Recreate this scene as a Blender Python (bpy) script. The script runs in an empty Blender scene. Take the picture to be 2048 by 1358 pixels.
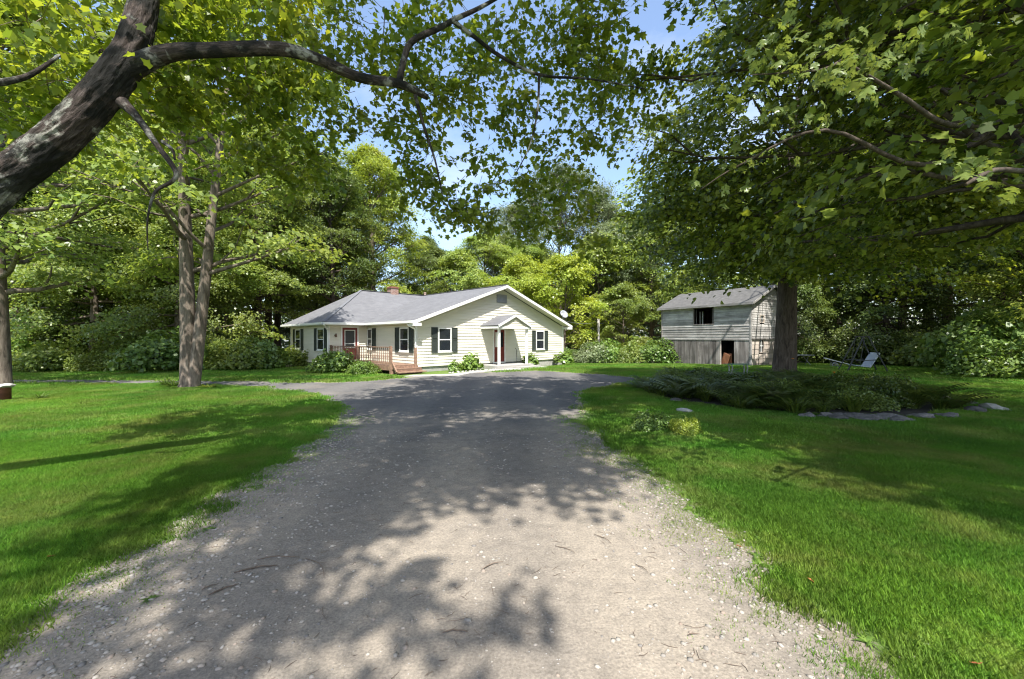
import bpy, math, random
import numpy as np
from mathutils import Vector, Matrix, noise as mnoise
R = math.radians
sc = bpy.context.scene
C = sc.collection
# ------------------------------------------------------------------ camera, sky, sun, exposure
cam = bpy.data.cameras.new('camera'); cam_o = bpy.data.objects.new('camera', cam); C.objects.link(cam_o)
cam_o.location = (0, 0, 1.7); cam_o.rotation_euler = (R(90), 0, 0)
cam.sensor_width = 36; cam.lens = 36*820/2048; cam.shift_y = -4/2048; cam.clip_end = 2000; cam.clip_start = .05
sc.camera = cam_o
world = bpy.data.worlds.new("World"); sc.world = world; world.use_nodes = True
wn = world.node_tree; bg = wn.nodes['Background']
sky = wn.nodes.new('ShaderNodeTexSky'); sky.sky_type = 'NISHITA'; sky.sun_disc = False
sky.sun_elevation = R(58.4); sky.sun_rotation = R(171); sky.air_density = 1.0; sky.dust_density = 1.4; sky.ozone_density = 1.3
tc_ = wn.nodes.new('ShaderNodeTexCoord'); mp_ = wn.nodes.new('ShaderNodeMapping'); mp_.inputs['Scale'].default_value = (1, 1, 2.4)
cn_ = wn.nodes.new('ShaderNodeTexNoise'); cn_.inputs['Scale'].default_value = 3.2; cn_.inputs['Detail'].default_value = 8; cn_.inputs['Roughness'].default_value = .6
cr_ = wn.nodes.new('ShaderNodeValToRGB'); cr_.color_ramp.elements[0].position = .5; cr_.color_ramp.elements[1].position = .72; cr_.color_ramp.elements[0].color = (.03, .03, .03, 1); cr_.color_ramp.elements[1].color = (.42, .42, .42, 1)
cm_ = wn.nodes.new('ShaderNodeMix'); cm_.data_type = 'RGBA'; cm_.inputs[7].default_value = (3.6, 3.8, 4.2, 1)
wn.links.new(tc_.outputs['Generated'], mp_.inputs[0]); wn.links.new(mp_.outputs[0], cn_.inputs['Vector']); wn.links.new(cn_.outputs[0], cr_.inputs[0]); wn.links.new(cr_.outputs[0], cm_.inputs[0]); wn.links.new(sky.outputs[0], cm_.inputs[6]); wn.links.new(cm_.outputs[2], bg.inputs[0]); bg.inputs[1].default_value = 0.15
sun = bpy.data.lights.new('sun', 'SUN'); sun_o = bpy.data.objects.new('sun', sun); C.objects.link(sun_o)
sun.energy = 4.2; sun.angle = R(.53); sun.color = (1, .965, .9)
sun_o.rotation_euler = Vector((-.10, .608, -1)).to_track_quat('-Z', 'Y').to_euler(); sun_o.location = (0, -20, 40)
sc.view_settings.view_transform = 'Standard'; sc.view_settings.look = 'None'
sc.view_settings.exposure = 1.2; sc.view_settings.gamma = 1
sc.render.engine = 'CYCLES'; sc.cycles.pixel_filter_type = 'BLACKMAN_HARRIS'; sc.cycles.filter_width = 1.15
sc.cycles.max_bounces = 6; sc.cycles.diffuse_bounces = 3; sc.cycles.glossy_bounces = 2; sc.cycles.transmission_bounces = 4

# ------------------------------------------------------------------ helpers
def zg(x, y): return -.03*max(0., y-22.)
def tag(o, label=None, cat=None, group=None, kind=None):
    if label: o['label'] = label
    if cat: o['category'] = cat
    if group: o['group'] = group
    if kind: o['kind'] = kind
    return o
def empty(name, loc=(0, 0, 0), rz=0, **k):
    o = bpy.data.objects.new(name, None); C.objects.link(o); o.location = loc; o.rotation_euler = (0, 0, rz)
    o.empty_display_size = .2
    return tag(o, **k)
def link(name, me, parent=None, mat=None, **k):
    o = bpy.data.objects.new(name, me); C.objects.link(o)
    if parent: o.parent = parent
    if mat is not None:
        if len(me.materials) == 0: me.materials.append(mat)
        elif me.materials[0] is not mat:
            o.material_slots[0].link = 'OBJECT'; o.material_slots[0].material = mat
    return tag(o, **k)
def copy_tree(o, parent=None):
    c = o.copy(); C.objects.link(c); c.parent = parent
    for ch in list(o.children): copy_tree(ch, c)
    return c

class MB:
    def __init__(s): s.v = []; s.f = []
    def add(s, vs, fs):
        n = len(s.v); s.v += [tuple(p) for p in vs]; s.f += [tuple(i+n for i in f) for f in fs]; return s
    def hexa(s, p):   # 8 pts: bottom 4, top 4
        return s.add(p, [(3, 2, 1, 0), (4, 5, 6, 7), (0, 1, 5, 4), (1, 2, 6, 5), (2, 3, 7, 6), (3, 0, 4, 7)])
    def box(s, x0, x1, y0, y1, z0, z1):
        return s.hexa([(x0, y0, z0), (x1, y0, z0), (x1, y1, z0), (x0, y1, z0), (x0, y0, z1), (x1, y0, z1), (x1, y1, z1), (x0, y1, z1)])
    def beam(s, p, q, w, h):
        p = Vector(p); q = Vector(q); d = (q-p).normalized()
        up = Vector((0, 0, 1)) if abs(d.z) < .95 else Vector((0, 1, 0))
        a = d.cross(up).normalized()*w/2; b = a.cross(d).normalized()*h/2
        return s.hexa([p-a-b, p+a-b, q+a-b, q-a-b, p-a+b, p+a+b, q+a+b, q-a+b])
    def tube(s, pts, rad, n=8, cap=True, twist=0):
        pts = [Vector(p) for p in pts]; base = len(s.v); m = len(pts)
        a = None
        for i, p in enumerate(pts):
            d = (pts[min(i+1, m-1)]-pts[max(i-1, 0)]).normalized()
            if a is None:
                a = d.cross(Vector((.31, .17, .93)))
                if a.length < .1: a = d.cross(Vector((1, 0, 0)))
            a = a-d*a.dot(d); a.normalize(); b = d.cross(a)
            r = rad[i] if hasattr(rad, '__len__') else rad
            for k in range(n):
                t = 2*math.pi*k/n
                s.v.append(tuple(p+(a*math.cos(t)+b*math.sin(t))*r))
        for i in range(m-1):
            for k in range(n):
                s.f.append((base+i*n+k, base+i*n+(k+1) % n, base+(i+1)*n+(k+1) % n, base+(i+1)*n+k))
        if cap:
            s.f.append(tuple(base+k for k in range(n))[::-1]); s.f.append(tuple(base+(m-1)*n+k for k in range(n)))
        return s
    def lathe(s, prof, n=16, c=(0, 0, 0)):
        base = len(s.v)
        for r, z in prof:
            for k in range(n):
                t = 2*math.pi*k/n; s.v.append((c[0]+r*math.cos(t), c[1]+r*math.sin(t), c[2]+z))
        for i in range(len(prof)-1):
            for k in range(n): s.f.append((base+i*n+k, base+i*n+(k+1) % n, base+(i+1)*n+(k+1) % n, base+(i+1)*n+k))
        s.f.append(tuple(base+k for k in range(n))[::-1]); s.f.append(tuple(base+(len(prof)-1)*n+k for k in range(n)))
        return s
    def mesh(s, name='m', smooth=False):
        me = bpy.data.meshes.new(name); me.from_pydata(s.v, [], s.f); me.update()
        if smooth: me.shade_smooth()
        if hasattr(s, 'bk'):
            a = me.attributes.new('bk', 'FLOAT_VECTOR', 'POINT'); a.data.foreach_set('vector', [c for p in s.bk for c in p])
        return me
    def build(s, name, mat, parent=None, smooth=False, **k):
        return link(name, s.mesh(name, smooth), parent, mat, **k)

def np_mesh(name, V, k, attr=None, smooth=False, extra=None):
    """V: (N,k,3) polygons of k corners each; attr (N,) random per polygon"""
    N = V.shape[0]; me = bpy.data.meshes.new(name)
    me.vertices.add(N*k); me.vertices.foreach_set('co', V.reshape(-1).astype(np.float32))
    me.loops.add(N*k); me.loops.foreach_set('vertex_index', np.arange(N*k, dtype=np.int32))
    me.polygons.add(N); me.polygons.foreach_set('loop_start', np.arange(0, N*k, k, dtype=np.int32))
    me.update(calc_edges=True)
    if attr is not None:
        a = me.attributes.new('lr', 'FLOAT', 'POINT'); a.data.foreach_set('value', np.repeat(attr, k).astype(np.float32))
    return me

# ------------------------------------------------------------------ materials
def nmat(name):
    m = bpy.data.materials.new(name); m.use_nodes = True; nt = m.node_tree
    return m, nt, nt.nodes['Principled BSDF']
def ramp(nt, fac, cols):
    r = nt.nodes.new('ShaderNodeValToRGB'); e = r.color_ramp.elements
    while len(e) < len(cols): e.new(.5)
    for i, (p, c) in enumerate(cols): e[i].position = p; e[i].color = (*c, 1)
    nt.links.new(fac, r.inputs[0]); return r.outputs[0]
def noise(nt, scale, detail=4, rough=.55, vec=None, dist=0):
    n = nt.nodes.new('ShaderNodeTexNoise'); n.inputs['Scale'].default_value = scale; n.inputs['Detail'].default_value = detail
    n.inputs['Roughness'].default_value = rough; n.inputs['Distortion'].default_value = dist
    if vec is not None: nt.links.new(vec, n.inputs['Vector'])
    return n
def mapping(nt, src='Object', scale=(1, 1, 1), rot=(0, 0, 0)):
    t = nt.nodes.new('ShaderNodeTexCoord'); m = nt.nodes.new('ShaderNodeMapping'); m.inputs['Scale'].default_value = scale
    m.inputs['Rotation'].default_value = rot
    nt.links.new(t.outputs[src], m.inputs['Vector']); return m.outputs[0]
def bump(nt, h, strength, dist, bs):
    b = nt.nodes.new('ShaderNodeBump'); b.inputs['Strength'].default_value = strength; b.inputs['Distance'].default_value = dist
    nt.links.new(h, b.inputs['Height']); nt.links.new(b.outputs[0], bs.inputs['Normal']); return b
def mixc(nt, fac, a, b, mode='MIX'):
    m = nt.nodes.new('ShaderNodeMix'); m.data_type = 'RGBA'; m.blend_type = mode
    for s_, v in ((m.inputs[0], fac), (m.inputs[6], a), (m.inputs[7], b)):
        if isinstance(v, (int, float)): s_.default_value = v
        elif isinstance(v, tuple): s_.default_value = (*v, 1)
        else: nt.links.new(v, s_)
    return m.outputs[2]
def objrand(nt, lo=.85, hi=1.12):
    oi = nt.nodes.new('ShaderNodeObjectInfo'); mr = nt.nodes.new('ShaderNodeMapRange')
    mr.inputs[3].default_value = lo; mr.inputs[4].default_value = hi
    nt.links.new(oi.outputs['Random'], mr.inputs[0]); return mr.outputs[0]
def simple(name, col, rough=.6, var=.15, scale=6, bmp=0, spec=.4, orand=0, sc3=(1, 1, 1), metal=0):
    m, nt, b = nmat(name)
    vec = mapping(nt, 'Object', sc3)
    n = noise(nt, scale, 5, .6, vec)
    lo = tuple(c*(1-var) for c in col); hi = tuple(min(1, c*(1+var)) for c in col)
    c = ramp(nt, n.outputs[0], [(.3, lo), (.7, hi)])
    if orand:
        v = objrand(nt, 1-orand, 1+orand); h = nt.nodes.new('ShaderNodeHueSaturation')
        nt.links.new(c, h.inputs['Color']); nt.links.new(v, h.inputs['Value']); c = h.outputs[0]
    nt.links.new(c, b.inputs['Base Color']); b.inputs['Roughness'].default_value = rough
    b.inputs['Specular IOR Level'].default_value = spec; b.inputs['Metallic'].default_value = metal
    if bmp: bump(nt, n.outputs[0], .6, bmp, b)
    return m

def leafmat(name, dark, light, trans, tfac=.45, rough=.38, spec=.5, clump=.35, world=False):
    m, nt, b = nmat(name)
    a = nt.nodes.new('ShaderNodeAttribute'); a.attribute_name = 'lr'
    c = ramp(nt, a.outputs['Fac'], [(0, dark), (1, light)])
    vec = mapping(nt, 'Object')
    if world:
        vec = nt.nodes.new('ShaderNodeNewGeometry').outputs['Position']
        pn = noise(nt, .9, 5, .65, vec); pf = ramp(nt, pn.outputs[0], [(.46, (0, 0, 0)), (.66, (.85,)*3)]); c = mixc(nt, pf, c, (.32, .37, .10))
        pn2 = noise(nt, .35, 4, .6, vec); pf2 = ramp(nt, pn2.outputs[0], [(.4, (.72,)*3), (.62, (1.12,)*3)]); c = mixc(nt, 1, c, pf2, 'MULTIPLY')
    n = noise(nt, clump, 2, .5, vec)
    oi = objrand(nt, .82, 1.18); h = nt.nodes.new('ShaderNodeHueSaturation'); nt.links.new(c, h.inputs['Color']); nt.links.new(oi, h.inputs['Value'])
    mr = nt.nodes.new('ShaderNodeMapRange'); mr.inputs[1].default_value = .3; mr.inputs[2].default_value = .7
    mr.inputs[3].default_value = .485; mr.inputs[4].default_value = .515; nt.links.new(n.outputs[0], mr.inputs[0]); nt.links.new(mr.outputs[0], h.inputs['Hue'])
    nt.links.new(h.outputs[0], b.inputs['Base Color']); b.inputs['Roughness'].default_value = rough; b.inputs['Specular IOR Level'].default_value = spec
    t = nt.nodes.new('ShaderNodeBsdfTranslucent')
    tc = mixc(nt, 1.0, h.outputs[0], tuple(trans), 'MULTIPLY'); nt.links.new(tc, t.inputs[0])
    mx = nt.nodes.new('ShaderNodeMixShader'); mx.inputs[0].default_value = tfac
    nt.links.new(b.outputs[0], mx.inputs[1]); nt.links.new(t.outputs[0], mx.inputs[2])
    nt.links.new(mx.outputs[0], nt.nodes['Material Output'].inputs[0])
    return m
T3 = (1.6, 1.5, .8)
L_BRIGHT = leafmat('leaf_bright', (.17, .23, .03), (.36, .42, .07), T3)
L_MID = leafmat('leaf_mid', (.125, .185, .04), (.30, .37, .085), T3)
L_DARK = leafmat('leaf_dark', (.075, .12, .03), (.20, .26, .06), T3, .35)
L_PALE = leafmat('leaf_pale', (.13, .17, .08), (.24, .28, .14), (1.4, 1.4, 1.0), .35)
L_NEAR = leafmat('leaf_near', (.10, .155, .022), (.25, .31, .045), (1.9, 1.7, .8), .55, clump=1.2)
L_BOUGH = leafmat('leaf_bough', (.11, .16, .04), (.24, .30, .08), (1.5, 1.4, .8), .4, rough=.33, clump=1.5)
L_MAPLE = leafmat('leaf_maple', (.05, .085, .015), (.27, .335, .05), (1.8, 1.6, .8), .45, rough=.34)  # wide dark-to-light leaf range paints sunlit sparkle into a darkened canopy
L_SHRUB = leafmat('leaf_shrub', (.08, .15, .03), (.18, .27, .05), T3, .3)
L_FERN = leafmat('leaf_fern', (.04, .08, .012), (.13, .17, .03), T3, .35)
L_GRASS = leafmat('blade', (.11, .26, .03), (.235, .43, .06), (1.4, 1.35, .8), .4, .5, .25, clump=.5, world=True)

def bark(name, col, col2, lichen=0, moss=0, vs=9, attr=False):
    m, nt, b = nmat(name)
    vec = mapping(nt, 'Object', (vs, vs, vs*.22))
    if attr:
        at_ = nt.nodes.new('ShaderNodeAttribute'); at_.attribute_name = 'bk'; mp = nt.nodes.new('ShaderNodeMapping'); mp.inputs['Scale'].default_value = (vs, vs, vs*.22)
        nt.links.new(at_.outputs['Vector'], mp.inputs['Vector']); vec = mp.outputs[0]
    n = noise(nt, 1, 6, .7, vec, .6)
    c = ramp(nt, n.outputs[0], [(.32, tuple(x*.35 for x in col)), (.5, col), (.72, col2)])
    if lichen:
        v2 = mapping(nt, 'Object', (2.2, 2.2, 2.2)); n2 = noise(nt, 1.0, 7, .62, v2, .3)
        f = ramp(nt, n2.outputs[0], [(.52, (0, 0, 0)), (.57, (lichen,)*3)])
        c = mixc(nt, f, c, (.36, .35, .30))
        v3 = mapping(nt, 'Object', (3.1, 3.1, 3.1), (1, 2, 0)); n3 = noise(nt, 1.0, 6, .65, v3, .3)
        f3 = ramp(nt, n3.outputs[0], [(.45, (0, 0, 0)), (.54, (.9,)*3)])
        c = mixc(nt, f3, c, (.018, .018, .016))
    nt.links.new(c, b.inputs['Base Color']); b.inputs['Roughness'].default_value = .92; b.inputs['Specular IOR Level'].default_value = .15
    bump(nt, n.outputs[0], 1, .06 if attr else .035, b); return m
BARK = bark('bark_grey_brown', (.15, .12, .095), (.27, .225, .18))
BARK_D = bark('bark_dark', (.085, .065, .052), (.15, .12, .10))
BARK_L = bark('bark_lichen', (.075, .058, .05), (.16, .13, .115), lichen=.9, vs=30, attr=True)
TWIG = simple('twig_bark', (.13, .095, .07), .85, .4, 20)

WHITE = simple('white_trim', (.78, .78, .74), .5, .05, 3)
SIDING = simple('cream_siding', (.70, .665, .555), .5, .05, 2.5, sc3=(.4, .4, 3), orand=.02)
SHUT = simple('shutter_green', (.045, .055, .045), .55, .15, 6)
DOOR = simple('door_red', (.16, .028, .022), .45, .15, 5)
DWOOD = simple('deck_wood', (.235, .145, .10), .75, .35, 9, .003, orand=.15)
FOUND = simple('foundation', (.34, .33, .31), .9, .25, 4, .01)
CONC = simple('concrete', (.36, .345, .32), .9, .14, 3, .004)
METAL = simple('grey_metal', (.35, .36, .38), .4, .1, 6, metal=.3)
DARKMETAL = simple('dark_metal', (.03, .035, .04), .5, .2, 6)
BLUESEAT = simple('pale_blue_seat', (.45, .5, .58), .6, .06, 6)
STONE = simple('field_stone', (.13, .12, .115), .9, .35, 5, .02, orand=.3)
RUST = simple('rusty_steel', (.14, .05, .03), .85, .4, 9, .004)
def shingle():
    m, nt, b = nmat('grey_shingles')
    vec = mapping(nt, 'Object'); n = noise(nt, 45, 3, .7, vec); n2 = noise(nt, 1.1, 4, .6, vec)
    br = nt.nodes.new('ShaderNodeTexBrick'); br.inputs['Scale'].default_value = 1
    br.inputs['Brick Width'].default_value = .3; br.inputs['Row Height'].default_value = .13; br.inputs['Mortar Size'].default_value = .006
    br.inputs['Color1'].default_value = (.165, .162, .165, 1); br.inputs['Color2'].default_value = (.105, .103, .106, 1); br.inputs['Mortar'].default_value = (.08, .08, .085, 1)
    nt.links.new(mapping(nt, 'UV'), br.inputs['Vector'])
    c = mixc(nt, .35, br.outputs[0], ramp(nt, n.outputs[0], [(.3, (.09, .092, .1)), (.7, (.2, .203, .212))]))
    c = mixc(nt, .25, c, ramp(nt, n2.outputs[0], [(.35, (.11, .11, .118)), (.65, (.19, .19, .2))]))
    nt.links.new(c, b.inputs['Base Color']); b.inputs['Roughness'].default_value = .9
    bump(nt, br.outputs['Fac'], .4, -.008, b); return m
SHINGLE = shingle()
def brickmat():
    m, nt, b = nmat('chimney_brick'); br = nt.nodes.new('ShaderNodeTexBrick'); br.inputs['Scale'].default_value = 1
    br.inputs['Brick Width'].default_value = .21; br.inputs['Row Height'].default_value = .075; br.inputs['Mortar Size'].default_value = .009
    br.inputs['Color1'].default_value = (.20, .085, .06, 1); br.inputs['Color2'].default_value = (.30, .17, .13, 1); br.inputs['Mortar'].default_value = (.36, .33, .3, 1)
    vec = mapping(nt, 'Object', rot=(R(90), 0, 0)); nt.links.new(vec, br.inputs['Vector'])
    nt.links.new(br.outputs[0], b.inputs['Base Color']); b.inputs['Roughness'].default_value = .9; return m
BRICK = brickmat()
def glassmat():
    m, nt, b = nmat('window_glass'); b.inputs['Base Color'].default_value = (.02, .024, .03, 1); b.inputs['Roughness'].default_value = .06
    b.inputs['Specular IOR Level'].default_value = .9
    n = noise(nt, 2.5, 2, .5, mapping(nt)); bump(nt, n.outputs[0], .15, .02, b); return m
GLASS = glassmat()
def barnboard(name, c1, c2, c3, horizontal):
    m, nt, b = nmat(name)
    s = (9, .7, 9) if horizontal else (6, 6, .45)
    n = noise(nt, 1, 6, .7, mapping(nt, 'Object', s), .3)
    c = ramp(nt, n.outputs[0], [(.30, c1), (.5, c2), (.7, c3)])
    n2 = noise(nt, 1.3, 5, .65, mapping(nt, 'Object')); f = ramp(nt, n2.outputs[0], [(.45, (0, 0, 0)), (.62, (.7,)*3)])
    c = mixc(nt, f, c, tuple(x*.6 for x in c2))
    v = objrand(nt, .62, 1.22); h = nt.nodes.new('ShaderNodeHueSaturation'); nt.links.new(c, h.inputs['Color']); nt.links.new(v, h.inputs['Value'])
    nt.links.new(h.outputs[0], b.inputs['Base Color']); b.inputs['Roughness'].default_value = .9; b.inputs['Specular IOR Level'].default_value = .15
    bump(nt, n.outputs[0], .6, .008, b); return m
BW = barnboard('weathered_white_board', (.20, .185, .17), (.42, .40, .375), (.60, .58, .55), True)
BG = barnboard('weathered_grey_plank', (.07, .06, .054), (.23, .205, .19), (.42, .385, .36), False)
BT = barnboard('weathered_tan_board', (.42, .35, .28), (.55, .47, .40), (.62, .55, .48), True)
BROOF = simple('barn_roofing', (.10, .097, .092), .9, .25, 4, .01)
ORANGE = simple('bare_plywood', (.34, .14, .07), .8, .25, 5)
FLOWER = simple('orange_petals', (.75, .25, .02), .5, .15, 10)

def drivemat():
    m, nt, b = nmat('worn_drive')
    vec = mapping(nt, 'Object'); big = noise(nt, .55, 6, .6, vec, .4); fine = noise(nt, 60, 4, .75, vec); mid = noise(nt, 7, 5, .65, vec, .3)
    vo = nt.nodes.new('ShaderNodeTexVoronoi'); vo.inputs['Scale'].default_value = 75; nt.links.new(vec, vo.inputs['Vector'])
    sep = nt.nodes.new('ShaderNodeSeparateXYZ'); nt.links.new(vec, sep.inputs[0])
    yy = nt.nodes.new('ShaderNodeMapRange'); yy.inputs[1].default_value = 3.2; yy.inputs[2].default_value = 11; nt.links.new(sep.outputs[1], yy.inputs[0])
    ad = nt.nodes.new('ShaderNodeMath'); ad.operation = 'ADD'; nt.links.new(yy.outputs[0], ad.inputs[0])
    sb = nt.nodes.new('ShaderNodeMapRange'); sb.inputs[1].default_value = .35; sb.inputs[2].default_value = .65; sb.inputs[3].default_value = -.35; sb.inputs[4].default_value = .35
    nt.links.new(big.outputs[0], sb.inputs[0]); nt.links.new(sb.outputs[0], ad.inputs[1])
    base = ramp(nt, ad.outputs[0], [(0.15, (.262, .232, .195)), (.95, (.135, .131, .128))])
    wv = nt.nodes.new('ShaderNodeTexWave'); wv.wave_type = 'BANDS'; wv.bands_direction = 'X'; wv.inputs['Scale'].default_value = .19; wv.inputs['Distortion'].default_value = 1.2; wv.inputs['Detail'].default_value = 3; wv.inputs['Detail Scale'].default_value = .6
    nt.links.new(vec, wv.inputs['Vector']); base = mixc(nt, .6, base, ramp(nt, wv.outputs['Fac'], [(.1, (.8, .8, .81)), (.8, (1.16, 1.14, 1.1))]), 'MULTIPLY')
    g = ramp(nt, fine.outputs[0], [(.3, (.55, .54, .53)), (.7, (1.35, 1.32, 1.28))])
    c = mixc(nt, .8, base, g, 'MULTIPLY')
    g2 = ramp(nt, mid.outputs[0], [(.3, (.72, .72, .73)), (.68, (1.18, 1.17, 1.15))])
    c = mixc(nt, .7, c, g2, 'MULTIPLY')
    st = ramp(nt, vo.outputs['Color'], [(.86, (0, 0, 0)), (.9, (1, 1, 1))]); st2 = ramp(nt, vo.outputs['Distance'], [(.2, (1, 1, 1)), (.35, (0, 0, 0))])
    f = mixc(nt, 1, st, st2, 'MULTIPLY'); c = mixc(nt, f, c, (.42, .40, .38))
    nt.links.new(c, b.inputs['Base Color']); b.inputs['Roughness'].default_value = .95; b.inputs['Specular IOR Level'].default_value = .2
    mth = nt.nodes.new('ShaderNodeMath'); mth.operation = 'MULTIPLY_ADD'; mth.inputs[1].default_value = .6
    nt.links.new(fine.outputs[0], mth.inputs[0]); nt.links.new(mid.outputs[0], mth.inputs[2])
    bump(nt, mth.outputs[0], .7, .018, b); return m
DRIVE = drivemat()
def lawnmat():
    m, nt, b = nmat('lawn_soil')
    vec = mapping(nt, 'Object'); n = noise(nt, .5, 6, .6, vec); f = noise(nt, 40, 4, .8, vec); md = noise(nt, 3, 5, .7, vec)
    a = nt.nodes.new('ShaderNodeAttribute'); a.attribute_name = 'dirt'
    g = ramp(nt, n.outputs[0], [(.35, (.08, .14, .03)), (.65, (.14, .20, .05))])
    g = mixc(nt, .7, g, ramp(nt, f.outputs[0], [(.3, (.5, .55, .5)), (.7, (1.4, 1.4, 1.3))]), 'MULTIPLY')
    d = ramp(nt, f.outputs[0], [(.3, (.16, .135, .105)), (.7, (.36, .31, .25))])
    ad = nt.nodes.new('ShaderNodeMath'); ad.operation = 'ADD'; nt.links.new(a.outputs['Fac'], ad.inputs[0])
    mr = nt.nodes.new('ShaderNodeMapRange'); mr.inputs[1].default_value = .35; mr.inputs[2].default_value = .65; mr.inputs[3].default_value = -.3; mr.inputs[4].default_value = .3
    nt.links.new(md.outputs[0], mr.inputs[0]); nt.links.new(mr.outputs[0], ad.inputs[1])
    ff = ramp(nt, ad.outputs[0], [(.4, (0, 0, 0)), (.65, (1, 1, 1))])
    c = mixc(nt, ff, g, d); nt.links.new(c, b.inputs['Base Color']); b.inputs['Roughness'].default_value = 1; b.inputs['Specular IOR Level'].default_value = .1
    bump(nt, f.outputs[0], .8, .03, b); return m
LAWN = lawnmat()

# ------------------------------------------------------------------ ground, drive, paths
rng = np.random.default_rng(7)
drive_left = [(-3.2, -6), (-2.9, 1), (-2.8, 2.27), (-3.07, 3.06), (-3.17, 4.16), (-3.2, 5.69), (-3.35, 7.15), (-3.75, 9.0), (-4.5, 10.6), (-6.2, 12.6), (-9.3, 14.3), (-13, 15.0), (-19, 15.2), (-30, 15.6)]
drive_back = [(-30, 17.2), (-19, 16.4), (-13, 16.1), (-9.5, 15.7), (-6.6, 15.2), (-5.3, 16.2), (-4.1, 17.6), (-2.2, 19.4), (1.42, 20.9), (4.5, 18.3)]
drive_right = [(5.2, 17.2), (4.1, 15.2), (2.3, 13.4), (1.8, 11.6), (1.5, 9), (1.47, 6.5), (1.65, 4.9), (1.84, 3.82), (1.74, 2.66), (1.73, 2.04), (1.7, 1), (1.9, -6)]
def densify(pts, step=.12, jit=.06, closed=False):
    out = []
    for i in range(len(pts)-(0 if closed else 1)):
        a = Vector(pts[i]); b = Vector(pts[(i+1) % len(pts)]); n = max(1, int((b-a).length/step))
        for k in range(n):
            p = a.lerp(b, k/n); q = Vector((p.x*1.3, p.y*1.3, 0)); q2 = q*4
            out.append((p.x+jit*2.2*mnoise.noise(q)+jit*mnoise.noise(q2), p.y+jit*2.2*mnoise.noise(q+Vector((9, 3, 1)))+jit*mnoise.noise(q2+Vector((5, 5, 5)))))
    if not closed: out.append(tuple(pts[-1]))
    return out
drive_poly = densify(drive_left+drive_back+drive_right, .12, .07, True)
def smoothpoly(p, it=6):
    a = np.array(p)
    for _ in range(it): a = .25*np.roll(a, 1, 0)+.5*a+.25*np.roll(a, -1, 0)
    return a
base_poly = smoothpoly(densify(drive_left+drive_back+drive_right, .15, 0, True), 10)
jn = np.array([[mnoise.noise(Vector((x*1.7, y*1.7, 0)))*.13+mnoise.noise(Vector((x*7, y*7, 3)))*.06, mnoise.noise(Vector((x*1.7, y*1.7, 5)))*.13+mnoise.noise(Vector((x*7, y*7, 8)))*.06] for x, y in base_poly])
DP = base_poly+jn
def inside(P, poly):
    x, y = P[:, 0], P[:, 1]; res = np.zeros(len(P), bool); n = len(poly); j = n-1
    for i in range(n):
        xi, yi = poly[i]; xj, yj = poly[j]
        if yi != yj:
            c = ((yi > y) != (yj > y)) & (x < (xj-xi)*(y-yi)/(yj-yi)+xi); res ^= c
        j = i
    return res
def edge_dist(P, poly):
    d = np.full(len(P), 1e9); q = poly[::2]
    for a, b in zip(q, np.roll(q, -1, 0)):
        ab = b-a; t = np.clip(((P-a)@ab)/max(1e-9, ab@ab), 0, 1); d = np.minimum(d, np.hypot(*(P-(a+t[:, None]*ab)).T))
    return d
# the lawn sheet (finer near the camera), reaching the horizon
xs = np.unique(np.concatenate([np.arange(-16, 16.01, .25), np.linspace(-50, 50, 81), np.linspace(-500, 500, 41)]))
ys = np.unique(np.concatenate([np.arange(-3, 22.01, .25), np.linspace(-60, 70, 53), np.linspace(-400, 600, 41)]))
GX, GY = np.meshgrid(xs, ys); P2 = np.stack([GX.ravel(), GY.ravel()], 1)
ed = edge_dist(P2, DP); ins = inside(P2, DP)
dirt = np.clip(1-ed/.55, 0, 1)*.85; dirt[ins] = 1
wood = (P2[:, 1] > 21.5+np.where(P2[:, 0] < -9, 0, 9)) | (P2[:, 0] > 21)
bed = ((P2[:, 0]-8)/4.1)**2+((P2[:, 1]-12.6)/4.0)**2 < 1
dirt = np.where(wood, .75, dirt); dirt = np.where(bed, .9, dirt)
Z = np.array([zg(a, b) for a, b in P2])
nx, ny = len(xs), len(ys)
idx = np.arange(nx*ny).reshape(ny, nx)
faces = np.stack([idx[:-1, :-1], idx[:-1, 1:], idx[1:, 1:], idx[1:, :-1]], -1).reshape(-1, 4)
me = bpy.data.meshes.new('lawn'); me.vertices.add(nx*ny); me.vertices.foreach_set('co', np.column_stack([P2, Z]).ravel().astype(np.float32))
me.loops.add(faces.size); me.loops.foreach_set('vertex_index', faces.ravel().astype(np.int32)); me.polygons.add(len(faces)); me.polygons.foreach_set('loop_start', np.arange(0, faces.size, 4, dtype=np.int32)); me.update(calc_edges=True)
at = me.attributes.new('dirt', 'FLOAT', 'POINT'); at.data.foreach_set('value', dirt.astype(np.float32))
link('lawn_ground', me, None, LAWN, kind='structure', label='green lawn and bare earth under the trees')
mb = MB(); mb.add([(x, y, .004) for x, y in DP], [tuple(range(len(DP)))]); mb.build('driveway', DRIVE, kind='structure', label='worn gravel and asphalt driveway leading to the house')

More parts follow.
